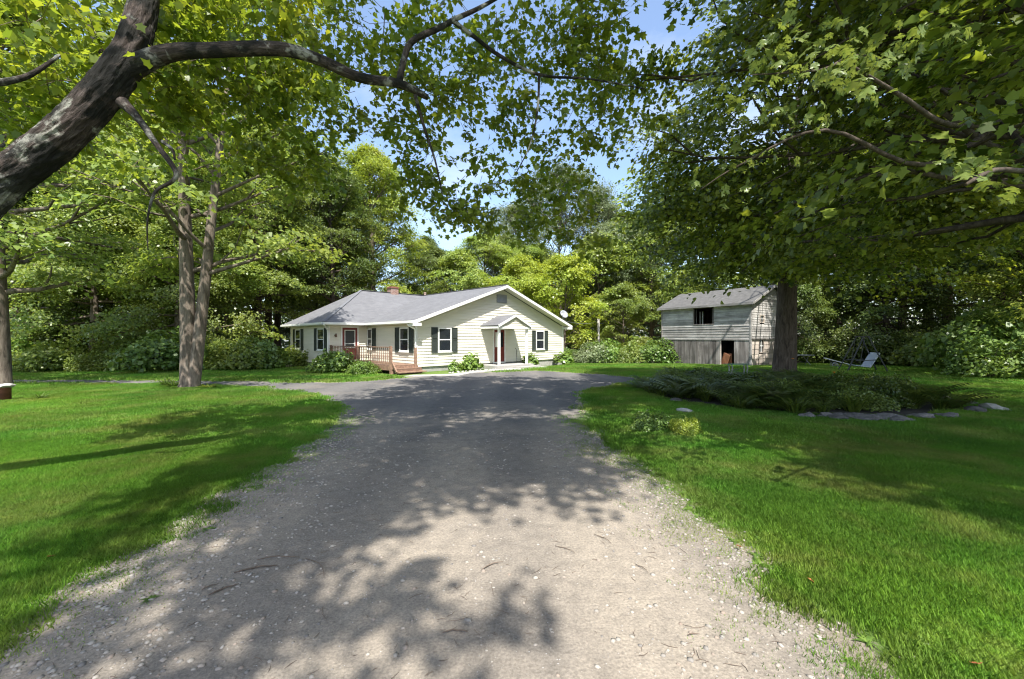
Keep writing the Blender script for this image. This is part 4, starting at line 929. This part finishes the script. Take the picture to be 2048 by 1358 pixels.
# other walls, floor between storeys, posts
bw2 = MB(); bw2.box(BWd-.04, BWd, .0, BL, -.3, BE); bw2.box(.04, BWd-.04, BL-.04, BL, -.3, BE)
bw2.add([(.0, BL-.04, BE), (BWd, BL-.04, BE), (BWd/2, BL-.04, BPk-.08), (.0, BL, BE), (BWd, BL, BE), (BWd/2, BL, BPk-.08)], [(0, 1, 2), (5, 4, 3), (0, 3, 4, 1), (1, 4, 5, 2), (0, 2, 5, 3)]); bp(bw2, 'rear_wall', BG)
bp(MB().box(.05, BWd-.06, .05, BL-.06, 1.5, 1.56), 'loft_floor', BG)
bp(MB().box(-.05, .06, -.06, .04, -.3, BE), 'corner_post', BW); bp(MB().box(-.05, .06, BL-.02, BL+.06, 1.5, BE), 'corner_post', BG)
fr = ring(mf, 2.40, 3.92, 2.56, 3.79, .07, -.03, .055); bp(fr, 'window_opening', BG)
bp(MB().box(.25, .29, 3.35, 3.41, 1.56, 3.5), 'stud', BW); bp(MB().box(.25, .29, 3.55, 3.6, 1.56, 3.5), 'stud', BW); bp(MB().beam((.1, 3.75, 2.6), (.25, 3.86, 3.7), .04, .05), 'stud', BG)
bp(MB().beam((.15, 1.8, -.1), (.1, 1.55, .62), .03, .5), 'broken_door', ORANGE); bp(MB().box(.3, .34, 1.35, 1.8, -.2, .65), 'broken_door', ORANGE)
bp(MB().box(-.03, .0, 1.9, 1.97, -.2, 1.55), 'door_jamb', BT)
# roof
for s in (-1, 1):
    pts = [(BWd/2, -.3, BPk), (BWd/2, BL+.25, BPk), (BWd/2+s*(BWd/2+.3), BL+.25, BE-.10), (BWd/2+s*(BWd/2+.3), -.3, BE-.10)]
    bp(slab(pts, .08), 'roof_slope', BROOF)
    bp(MB().beam((BWd/2+s*(BWd/2+.31), -.3, BE-.17), (BWd/2+s*(BWd/2+.31), BL+.25, BE-.17), .03, .12), 'fascia_board', BW)
    bp(MB().beam((BWd/2+s*(BWd/2+.3), -.315, BE-.17), (BWd/2, -.315, BPk-.07), .03, .12), 'rake_board', BW)
# dark rail and vine sticks by the barn wall
for k, (yy, h) in enumerate([(2.6, .9), (2.2, 1.2), (.75, 1.3), (2.35, 1.6)]):
    pass

# ------------------------------------------------------------------ things on the right lawn
tb_ = empty('folding_table', (18.4, 26.2, zg(0, 26)), .2, label='grey folding table beyond the big maple', cat='table')
MB().box(-.75, .75, -.32, .32, .68, .72).build('tabletop', METAL, tb_)
for s in (-1, 1):
    for t in (-1, 1): MB().beam((s*.62, t*.25, 0), (s*.42, -t*.25, .68), .025, .025).build('leg', METAL, tb_)
ct = empty('garden_cart', (18.9, 23.9, zg(0, 24)), -.5, label='white tilted board resting on a small wheeled garden cart', cat='cart')
MB().hexa([(-.55, -.3, .52), (.65, -.18, .18), (.65, .18, .18), (-.55, .3, .52), (-.55, -.3, .58), (.65, -.18, .23), (.65, .18, .23), (-.55, .3, .58)]).build('white_board', WHITE, ct)
for s in (-1, 1):
    w = MB(); rgp = [(.14*math.cos(t*math.pi/8), .0, .14*math.sin(t*math.pi/8)) for t in range(17)]; w.tube(rgp, .022, 6, cap=False); w.tube([(-.13, 0, 0), (.13, 0, 0)], .01, 4); w.tube([(0, 0, -.13), (0, 0, .13)], .01, 4); o = w.build('wheel', METAL, ct, True); o.location = (-.1, s*.3, .15)
MB().tube([(-.1, -.3, .15), (-.1, .3, .15)], .015, 5).build('axle', DARKMETAL, ct); MB().beam((-.1, 0, .16), (-.3, 0, .5), .05, .05).build('strut', DARKMETAL, ct)
MB().tube([(.6, 0, .2), (.95, 0, .06)], .015, 5).build('handle', DARKMETAL, ct)
sw = empty('lawn_swing', (17.6, 20.6, 0), -.25, label='dark A-frame lawn swing with pale blue seat', cat='swing')
for t in (-.45, .45):
    MB().beam((-.85, t, 0), (-.1, t*.7, 1.75), .045, .045).build('frame_leg', DARKMETAL, sw); MB().beam((.85, t, 0), (.1, t*.7, 1.75), .045, .045).build('frame_leg', DARKMETAL, sw)
MB().beam((-.14, -.35, 1.75), (-.14, .35, 1.75), .05, .05).build('top_bar', DARKMETAL, sw); MB().beam((.14, -.35, 1.75), (.14, .35, 1.75), .05, .05).build('top_bar', DARKMETAL, sw)
MB().beam((-.5, -.45, .55), (.35, -.45, .6), .03, .04).build('arm_rest', DARKMETAL, sw); MB().beam((-.5, .45, .55), (.35, .45, .6), .03, .04).build('arm_rest', DARKMETAL, sw)
MB().hexa([(-.45, -.38, .30), (.15, -.38, .22), (.15, .38, .22), (-.45, .38, .30), (-.45, -.38, .34), (.15, -.38, .26), (.15, .38, .26), (-.45, .38, .34)]).build('seat', BLUESEAT, sw)
MB().hexa([(.12, -.38, .24), (.17, -.38, .22), (.17, .38, .22), (.12, .38, .24), (.52, -.38, .95), (.57, -.38, .92), (.57, .38, .92), (.52, .38, .95)]).build('backrest', BLUESEAT, sw)
for t in (-.4, .4): MB().beam((-.1, t, 1.72), (-.3, t, .32), .02, .02).build('hanger', DARKMETAL, sw)
bn = empty('garden_bench', (10.1, 18.3, 0), .1, label='small bench with curved white legs and green seat by the big maple', cat='bench')
for s in (-1, 1):
    MB().tube([(s*.36-.05, 0, 0), (s*.36+.06, 0, .16), (s*.36+.09, 0, .36), (s*.36+.03, 0, .5)], [.035, .035, .03, .025], 7).build('leg', PALE, bn, True); MB().tube([(s*.36+.03, .25, 0), (s*.36+.1, .25, .16), (s*.36+.1, .25, .36), (s*.36+.03, .25, .5)], [.035, .035, .03, .025], 7).build('leg', PALE, bn, True)
for k in range(4): MB().box(-.5, .5, -.06+k*.1, .02+k*.1, .49, .52).build('seat_slat', simple('green_paint', (.08, .2, .1), .6) if k == 0 else bpy.data.materials['green_paint'], bn)
pp = empty('rusty_pipe', (-13.55, 10.95, 0), label='short rusty pipe with a flat stone on top at the left edge', cat='pipe')
MB().lathe([(.12, -.05), (.12, .36), (.13, .37), (.1, .38), (.0, .38)], 16).build('pipe', RUST, pp, True)
o = link('cap_stone', ROCKS[2], pp, CONC); o.location = (0, 0, .42); o.scale = (.2, .17, .06)

# ------------------------------------------------------------------ strappy plants, ferns
def strap(seed, n, L, w, spread, up):
    rg = random.Random(seed); mb = MB(); lr = []
    for i in range(n):
        az = rg.uniform(0, 6.28); l = L*rg.uniform(.6, 1.1); d = Vector((math.cos(az), math.sin(az), 0)); s = Vector((-d.y, d.x, 0))*w/2; p = d*rg.uniform(0, spread*.3); e = rg.uniform(up-.25, up+.2); r = rg.random()
        prev = None
        for k in range(5):
            t = k/4; c = p+d*(l*(math.cos(e)*t+.35*t*t))+Vector((0, 0, l*(math.sin(e)*t-.55*t*t))); ww = s*(1-t*.9)
            cur = (c-ww, c+ww); lr += [r, r]
            mb.v += [tuple(cur[0]), tuple(cur[1])]; b = len(mb.v)
            if prev: mb.f.append((b-4, b-3, b-1, b-2))
            prev = cur
    me = mb.mesh('strap'); a = me.attributes.new('lr', 'FLOAT', 'POINT'); a.data.foreach_set('value', lr); return me
def fern(seed, n=11, L=.6):
    rg = random.Random(seed); mb = MB(); lr = []
    for i in range(n):
        az = i*2.4+rg.uniform(-.3, .3); l = L*rg.uniform(.7, 1.15); d = Vector((math.cos(az), math.sin(az), 0)); s = Vector((-d.y, d.x, 0)); e = rg.uniform(.8, 1.25); r = rg.random(); N = 13
        for k in range(1, N):
            t = k/N; c = d*(l*(math.cos(e)*t+.35*t*t))+Vector((0, 0, l*(math.sin(e)*t-.45*t*t))); wd = l*.24*math.sin(math.pi*(t*.85+.12)); 
            for sg in (-1, 1):
                tip = c+s*sg*wd+d*wd*.35-Vector((0, 0, wd*.25)); b = len(mb.v); mb.v += [tuple(c-d*l*.03), tuple(c+d*l*.045), tuple(tip)]; mb.f.append((b, b+1, b+2)); lr += [r]*3
    me = mb.mesh('fern'); a = me.attributes.new('lr', 'FLOAT', 'POINT'); a.data.foreach_set('value', lr); return me
ST = [strap(1, 60, .55, .022, .3, 1.15), strap(2, 80, .7, .03, .35, 1.2), strap(3, 40, .3, .05, .2, .9)]
FN = [fern(1), fern(2, 13, .7), fern(3, 9, .5)]
def plant(name, me, x, y, s, mat, label, cat='plant', group=None):
    o = link(name, me, None, mat, label=label, cat=cat, group=group); o.location = (x, y, zg(x, y)); o.scale = (s, s, s); o.rotation_euler = (0, 0, rr.uniform(0, 6.28)); return o
plant('daylily_clump', ST[1], -12.1, 14.3, 1.0, L_SHRUB, 'left one of the two leafy daylily clumps at the twin-trunk tree'); plant('daylily_clump', ST[1], -11.5, 13.9, .95, L_SHRUB, 'right one of the two daylily clumps touching the twin trunk')
plant('hosta', ST[2], -10.2, 13.8, 1.3, L_BRIGHT, 'broad-leaved hosta right of the twin-trunk tree'); plant('daylily_clump', ST[0], -12.9, 11.2, .9, L_SHRUB, 'strappy green clump beside the rusty pipe')
cnt = 0
rf = random.Random(17)
bs_ = MB(); bs_.add([(8+4.2*math.cos(t*math.pi/24)*(1+.05*math.sin(t*1.3)), 12.6+4.1*math.sin(t*math.pi/24)*(1+.05*math.sin(t*2.1)), .006) for t in range(48)], [tuple(range(48))]); bs_.build('bed_soil', simple('dark_soil', (.05, .042, .034), 1, .4, 12), kind='structure', label='dark soil of the stone-edged garden bed')
while cnt < 210:
    x = rf.uniform(3.7, 12.2); y = rf.uniform(8.4, 16.6)
    if ((x-8)/4.0)**2+((y-12.6)/3.9)**2 > 1: continue
    k = rf.random(); cnt += 1
    if k < .5: plant('fern', rf.choice(FN), x, y, rf.uniform(1.0, 1.7), L_FERN, 'fern among the dark planting of the stone-edged bed', 'fern', 'ferns in the garden bed')
    else: plant('daylily_clump', rf.choice(ST[:2]), x, y, rf.uniform(.9, 1.5), L_FERN, 'strappy daylily clump growing in the shaded garden bed', 'plant', 'daylilies in the garden bed')
for x, y in ((11.6, 17.2), (11.9, 17.6), (10.9, 17.4)):
    plant('daylily_clump', ST[1], x, y, 1.2, L_FERN, 'tall daylily clump at the foot of the big maple', 'plant', 'daylilies at the foot of the maple')
for x, y, z, lb in ((11.85, 17.3, .78, 'orange daylily bloom at the foot of the big maple'), (9.9, 12.6, .6, 'orange daylily bloom in the middle of the dark garden bed')):
    e = empty('daylily_bloom', (x, y, 0), 0, label=lb, cat='flower')
    fl = MB()
    for k in range(6):
        a = k*math.pi/3; fl.add([(0, 0, z), (.05*math.cos(a-.4), .05*math.sin(a-.4), z+.05), (.1*math.cos(a), .1*math.sin(a), z+.04), (.05*math.cos(a+.4), .05*math.sin(a+.4), z+.05)], [(0, 1, 2, 3)])
    fl.build('petals', FLOWER, e); MB().tube([(0, 0, -.02), (.02, 0, z*.5), (0, 0, z)], .006, 4).build('stem', L_FERN, e)
for k in range(30):
    a = rf.uniform(0, 6.28); q = math.sqrt(rf.random())*.9
    shrub('bed_weed', rf.choice([B_FINE, B_MED]), 8+3.9*q*math.cos(a), 12.8+3.6*q*math.sin(a), rf.uniform(.35, .62), rf.choice([L_DARK, L_FERN]), 'leafy weed mound among the ferns of the garden bed', 'weed mounds in the garden bed', sz=rf.uniform(.28, .5))
# stones edging the bed
for k in range(26):
    a = math.pi*(1.38+.20*k/25 if k < 17 else rf.uniform(1.1, 1.9))+rf.uniform(-.03, .03); q = rf.uniform(4.0, 4.5); x = 8+q*math.cos(a); y = 12.7+q*math.sin(a)
    s = rf.uniform(.09, .2); rock(x, y, s*1.3, s, s*.5, STONE, 'grey field stone edging the front of the garden bed', 'stones edging the garden bed')
rock(3.95, 9.3, .2, .13, .08, PALE, 'pale stone at the left tip of the garden bed', None); rock(11.2, 9.5, .26, .18, .13, PALE, 'large pale boulder at the right front of the garden bed', None)
shrub('weed_clump', B_FINE, 2.55, 7.6, .3, L_SHRUB, 'sunlit yellow-green weed clump on the right edge of the drive', sz=.25)
shrub('weed_clump', B_FINE, 3.05, 7.2, .22, L_BRIGHT, 'smaller weed clump beside the sunlit one right of the drive', sz=.22)

# ------------------------------------------------------------------ grass blades (stuff)
tuftcol = bpy.data.collections.new('tuft_source')
def tuft(seed, n, w, h, bw):
    rg = np.random.default_rng(seed); base = np.column_stack([rg.uniform(-w/2, w/2, (n, 2)), np.full(n, -.005)])
    az = rg.uniform(0, 6.28, n); ln = rg.uniform(.1, .75, n); hh = h*rg.uniform(.45, 1.1, n)
    tip = base+np.column_stack([np.cos(az)*ln*hh, np.sin(az)*ln*hh, hh]); s = np.column_stack([-np.sin(az), np.cos(az), np.zeros(n)])*bw/2
    mid = (base+tip)/2+np.column_stack([-np.cos(az)*ln*hh*.18, -np.sin(az)*ln*hh*.18, hh*.08])
    V = np.stack([base-s, base+s, mid+s*.8, tip, mid-s*.8], 1); me = np_mesh('tuft', V, 5, rg.random(n)); me.materials.append(L_GRASS)
    o = bpy.data.objects.new('tuft', me); return o
def gn_scatter(name, pts, rot, scl, objs, label, cat):
    me = bpy.data.meshes.new(name); me.vertices.add(len(pts)); me.vertices.foreach_set('co', pts.ravel().astype(np.float32))
    a = me.attributes.new('rot', 'FLOAT_VECTOR', 'POINT'); a.data.foreach_set('vector', rot.ravel().astype(np.float32))
    a = me.attributes.new('scl', 'FLOAT_VECTOR', 'POINT'); a.data.foreach_set('vector', scl.ravel().astype(np.float32)); me.update()
    col = bpy.data.collections.new(name+'_source')
    for o in objs: col.objects.link(o)
    ng = bpy.data.node_groups.new(name, 'GeometryNodeTree'); ng.interface.new_socket('Geometry', in_out='INPUT', socket_type='NodeSocketGeometry'); ng.interface.new_socket('Geometry', in_out='OUTPUT', socket_type='NodeSocketGeometry')
    gi = ng.nodes.new('NodeGroupInput'); go = ng.nodes.new('NodeGroupOutput'); ip = ng.nodes.new('GeometryNodeInstanceOnPoints'); ci = ng.nodes.new('GeometryNodeCollectionInfo')
    ci.inputs['Collection'].default_value = col; ci.inputs['Separate Children'].default_value = True; ci.inputs['Reset Children'].default_value = True
    ip.inputs['Pick Instance'].default_value = True
    def na(n_):
        x = ng.nodes.new('GeometryNodeInputNamedAttribute'); x.data_type = 'FLOAT_VECTOR'; x.inputs[0].default_value = n_; return x.outputs[0]
    er = ng.nodes.new('FunctionNodeEulerToRotation'); ng.links.new(na('rot'), er.inputs[0]); ng.links.new(er.outputs[0], ip.inputs['Rotation']); ng.links.new(na('scl'), ip.inputs['Scale'])
    ng.links.new(gi.outputs[0], ip.inputs['Points']); ng.links.new(ci.outputs[0], ip.inputs['Instance']); ng.links.new(ip.outputs[0], go.inputs[0])
    o = link(name, me, None, None, kind='stuff', label=label, cat=cat); md = o.modifiers.new('scatter', 'NODES'); md.node_group = ng; return o
rg = np.random.default_rng(31)
def field(n, x0, x1, y0, y1):
    return np.column_stack([rg.uniform(x0, x1, n), rg.uniform(y0, y1, n)])
def nz(P, s, o=0): return np.array([mnoise.noise(Vector((x*s, y*s, o))) for x, y in P])
def keep(P, margin):
    m = (np.abs(P[:, 0]) < P[:, 1]*1.28+.8)
    P = P[m]; i = inside(P, DP); d = edge_dist(P, DP); sd = np.where(i, -d, d)
    th = margin+np.where(P[:, 0] > 0, .22, .05)+.3*nz(P, 1.6)+.2*nz(P, 5)
    prob = np.clip((sd-th)/.6+.3, .0, 1)*np.clip(1.05+.9*nz(P, 1.1, 3), .35, 1); k = rg.random(len(P)) < prob; P = P[k]; 
    bedm = ((P[:, 0]-8)/4.0)**2+((P[:, 1]-12.6)/3.9)**2 < 1
    h = np.array([HM.inverted()@Vector((x, y, 0)) for x, y in P])[:, :2]
    hm = ((h[:, 0] > -.1) & (h[:, 1] > -1.3) & (h[:, 0] < 11.6)) | ((h[:, 0] > -2.3) & (h[:, 1] > -.7) & (h[:, 1] < 11.3)) | ((h[:, 0] > -1.5) & (h[:, 0] < 7.3) & (h[:, 1] > -2.5))
    return P[~bedm & ~(hm & (h[:, 1] < 11.3) & (h[:, 0] < 11.6))]
def lay(name, P, size, srcs, label, zs=1.0):
    n = len(P); rot = np.column_stack([np.zeros(n), np.zeros(n), rg.uniform(0, 6.28, n)]); s = rg.uniform(.85, 1.2, n)*size
    hz = np.clip(1+.5*nz(P, .9), .6, 1.6); scl = np.column_stack([s, s, s*zs*hz*rg.uniform(.8, 1.2, n)])
    pts = np.column_stack([P, [zg(a, b) for a, b in P]]); gn_scatter(name, pts, rot, scl, srcs, label, 'grass')
t1 = [tuft(i, 130, .22, .05, .0042) for i in range(3)]; t2 = [tuft(10+i, 170, .5, .062, .009) for i in range(3)]; t3 = [tuft(20+i, 200, 1.2, .08, .02) for i in range(3)]
lay('near_lawn_grass', keep(np.concatenate([field(26000, -9.5, -2.2, 1.4, 7), field(17000, 1.2, 9.5, 1.4, 7)]), .05), 1, t1, 'short green lawn blades beside the drive in the foreground')
lay('middle_lawn_grass', keep(np.concatenate([field(9000, -18, -2.8, 6.6, 15), field(9000, 1.2, 18, 6.6, 15)]), .1), 1, t2, 'green lawn blades in the middle distance')
lay('far_lawn_grass', keep(np.concatenate([field(2600, -30, 0, 14.5, 24), field(3400, 1, 30, 14.5, 31)]), .3), 1, t3, 'lawn blades around the house and barn')
# sparse tufts and weeds invading the drive edge
Pw = field(26000, -4.2, 2.8, 1.6, 9); i = inside(Pw, DP); d = edge_dist(Pw, DP); sd = np.where(i, -d, d); k = (sd > -.8) & (sd < .6) & (rg.random(len(Pw)) < .8*np.exp(-np.maximum(0, -sd)/.2)*np.clip(.8+1.6*nz(Pw, 1.5, 4)+.8*nz(Pw, 6, 2), .04, 1.3)); Pw = Pw[k]
t4 = [tuft(30+i, 9+4*i, .07+.03*i, .017+.004*i, .003) for i in range(4)]
Pw = np.concatenate([Pw, Pw+rg.normal(size=Pw.shape)*.07, Pw+rg.normal(size=Pw.shape)*.1])
lay('drive_edge_grass', Pw, 1.0, t4, 'thin weedy grass along both edges of the drive', 1.1)

# broad-leaved weeds and clover through the lawn
wd0 = []
for i_ in range(3):
    m_ = strap(40+i_, 9, .085, .045, .1, .6); m_.materials.append(L_SHRUB); wd0.append(bpy.data.objects.new('rosette', m_))
Pq = np.concatenate([field(2600, -9, -2.8, 1.6, 10), field(3200, 1.4, 9, 1.6, 10)]); Pq = Pq[~inside(Pq, DP)]; dq = edge_dist(Pq, DP)
Pq = Pq[rg.random(len(Pq)) < np.clip(.12+1.3*nz(Pq, 1.1, 9)+.7*np.exp(-dq/.3), 0, 1)]
lay('lawn_weeds', Pq, .8, wd0, 'small broad-leaved weeds and clover growing through the lawn', 1.2)

# pebbles and litter
def pebbles(name, P, smin, smax, mat, label, hgt=.5):
    ico = [(0, 0, 1), (.9, 0, .3), (.28, .85, .3), (-.72, .53, .3), (-.72, -.53, .3), (.28, -.85, .3), (.6, .6, -.5), (-.6, .6, -.5), (-.6, -.6, -.5), (.6, -.6, -.5)]
    V0 = np.array(ico); F0 = np.array([(0, 1, 2), (0, 2, 3), (0, 3, 4), (0, 4, 5), (0, 5, 1), (1, 6, 2), (2, 6, 7), (2, 7, 3), (3, 7, 8), (3, 8, 4), (4, 8, 5), (5, 8, 9), (5, 9, 1), (1, 9, 6)])
    n = len(P); s = smin+(smax-smin)*rg.random(n)**3; th = rg.uniform(0, 6.28, n); asp = rg.uniform(.55, 1, n)
    V = np.zeros((n, len(V0), 3)); vx = V0[None, :, 0]*s[:, None]*rg.uniform(.8, 1.2, (n, len(V0))); vy = V0[None, :, 1]*(s*asp)[:, None]*rg.uniform(.8, 1.2, (n, len(V0)))
    V[:, :, 0] = P[:, None, 0]+vx*np.cos(th)[:, None]-vy*np.sin(th)[:, None]; V[:, :, 1] = P[:, None, 1]+vx*np.sin(th)[:, None]+vy*np.cos(th)[:, None]; V[:, :, 2] = V0[None, :, 2]*(s*hgt)[:, None]+.004+(s*hgt*.15)[:, None]
    F = (F0[None]+(np.arange(n)*len(V0))[:, None, None]).reshape(-1, 3)
    me = bpy.data.meshes.new(name); me.vertices.add(n*len(V0)); me.vertices.foreach_set('co', V.ravel().astype(np.float32)); me.loops.add(F.size); me.loops.foreach_set('vertex_index', F.ravel().astype(np.int32)); me.polygons.add(len(F)); me.polygons.foreach_set('loop_start', np.arange(0, F.size, 3, dtype=np.int32)); me.update(calc_edges=True)
    a = me.attributes.new('lr', 'FLOAT', 'POINT'); a.data.foreach_set('value', np.repeat(rg.random(n), len(V0)).astype(np.float32))
    link(name, me, None, mat, kind='stuff', label=label, cat='gravel')
def pebmat():
    m, nt, b = nmat('pebble'); a = nt.nodes.new('ShaderNodeAttribute'); a.attribute_name = 'lr'
    c = ramp(nt, a.outputs['Fac'], [(0, (.17, .155, .14)), (.4, (.30, .27, .23)), (.7, (.36, .32, .27)), (.88, (.26, .20, .155)), (1, (.32, .305, .28))]); nt.links.new(c, b.inputs['Base Color']); b.inputs['Roughness'].default_value = .9; return m
PEB = pebmat()
Pp = field(60000, -4, 2.6, 1.3, 7.5); i = inside(Pp, DP); d = edge_dist(Pp, DP); pr = np.where(i, np.where(Pp[:, 0] < 0, np.exp(-d/.7), np.exp(-d/.45)*.8)+.012, np.exp(-d/.12)*.6); Pp = Pp[rg.random(len(Pp)) < pr*(1+.6*nz(Pp, 1.2, 2))*.95]
pebbles('drive_gravel', Pp, .004, .024, PEB, 'loose stones scattered along the edges of the drive', .38)
# dry bits
Pt = field(2600, -3, 1.9, 1.3, 7); Pt = Pt[inside(Pt, DP)]; mb = MB()
for x, y in Pt[:1500]:
    if mnoise.noise(Vector((x*1.3, y*1.3, 7))) < .12 and rf.random() < .8: continue
    a = rf.uniform(0, 6.28); l = rf.uniform(.012, .05); l *= .7 if rf.random() < .8 else 1.5; d = Vector((math.cos(a), math.sin(a), 0)); p = Vector((x, y, .008)); s = Vector((-d.y, d.x, 0))*l*rf.uniform(-.3, .3); mb.tube([p-d*l, p+s, p+d*l], [.0012, .0018, .001], 3, cap=False)
mb.build('leaf_litter', TWIG, kind='stuff', label='dry bits and tiny twigs littering the drive', cat='litter')
def gp(px, py): Y = 1394/(py-675); return Vector(((px-1024)/820*Y, Y, .012))
tw = [((468, 1150), (555, 1135), .006, 'dark curved twig lying left of centre on the foreground drive'), ((515, 1123), (600, 1119), .004, 'straight thin twig just above the dark curved one'), ((417, 1195), (478, 1172), .006, 'lower of the two short parallel twigs near the left gravel'), ((403, 1184), (437, 1171), .004, 'upper of the two short parallel twigs near the left gravel'),
 ((610, 1120), (648, 1158), .003, 'thin bent twig right of the curved dark twig'), ((1110, 1095), (1150, 1109), .003, 'small curled twig in the middle of the sunny drive'), ((1188, 1072), (1222, 1090), .003, 'short twig right of the middle of the sunny drive'), ((1270, 1132), (1296, 1149), .003, 'tiny hooked twig on the right part of the drive'),
 ((965, 1142), (1005, 1127), .004, 'forked twig near the centre of the foreground drive'), ((885, 1270), (935, 1268), .004, 'twig across the bottom centre of the drive'), ((1375, 1275), (1400, 1273), .003, 'short twig close to the right gravel edge')]
for a, b, r_, lb in tw:
    A, Bp = gp(*a), gp(*b); d = Bp-A; n = Vector((-d.y, d.x, 0)); pts = [A+d*t+n*(.12*math.sin(t*3.1)+rf.uniform(-.02, .02))+Vector((0, 0, rf.uniform(0, .006))) for t in (0, .2, .4, .6, .8, 1)]
    m = MB(); m.tube(pts, [r_*.7, r_, r_*.95, r_*.85, r_*.7, r_*.4], 6); m.tube([pts[2], pts[2]+n*.18+d*.15], [r_*.5, r_*.2], 4); tag(m.build('fallen_twig', TWIG, smooth=True), lb, 'twig')
OL = simple('dry_leaf', (.36, .12, .04), .7, .3, 30)
for px, py, s, lb in ((1952, 1340, .045, 'curled red-brown dry leaf at the lower right corner'), (1626, 1174, .04, 'small orange dry leaf among the weeds on the right edge'), (108, 1122, .05, 'faded orange leaf in the grass at the left'), (1480, 1102, .04, 'brown leaf near the patchy right edge of the drive')):
    S = SH['maple']; m = MB(); m.add([(x*s, y*s, .02+.35*s*abs(x)+.3*s*y*y) for x, y in S], [tuple(range(len(S)))]); o = tag(m.build('dry_leaf', OL), lb, 'leaf'); o.location = gp(px, py); o.rotation_euler = (.3, .2, rf.uniform(0, 6)); sm = o.modifiers.new('thick', 'SOLIDIFY'); sm.thickness = .002
# broad-leaved weeds along the right edge
WD = strap(9, 12, .12, .05, .1, .75)
for px, py, s, lb in ((1735, 1285, .55, 'broad-leaved weed at the lower right edge of the drive'), (1700, 1325, .4, 'small rosette weed on the bare strip at lower right'), (1655, 1235, .5, 'dark-leaved weed where the right grass begins'), (1640, 1280, .35, 'tiny weed standing on the gravel right of the drive')):
    p = gp(px, py); plant('weed', WD, p.x, p.y, s, L_SHRUB, lb, 'weed')
for px, py, s, lb in ((300, 1085, .6, 'broad-leaved weed on the left edge of the drive'), (300, 1200, .45, 'small weed on the left gravel'), (415, 1060, .5, 'weed beside the shaded left edge of the drive')):
    p = gp(px, py); plant('weed', WD, p.x, p.y, s, L_SHRUB, lb, 'weed')
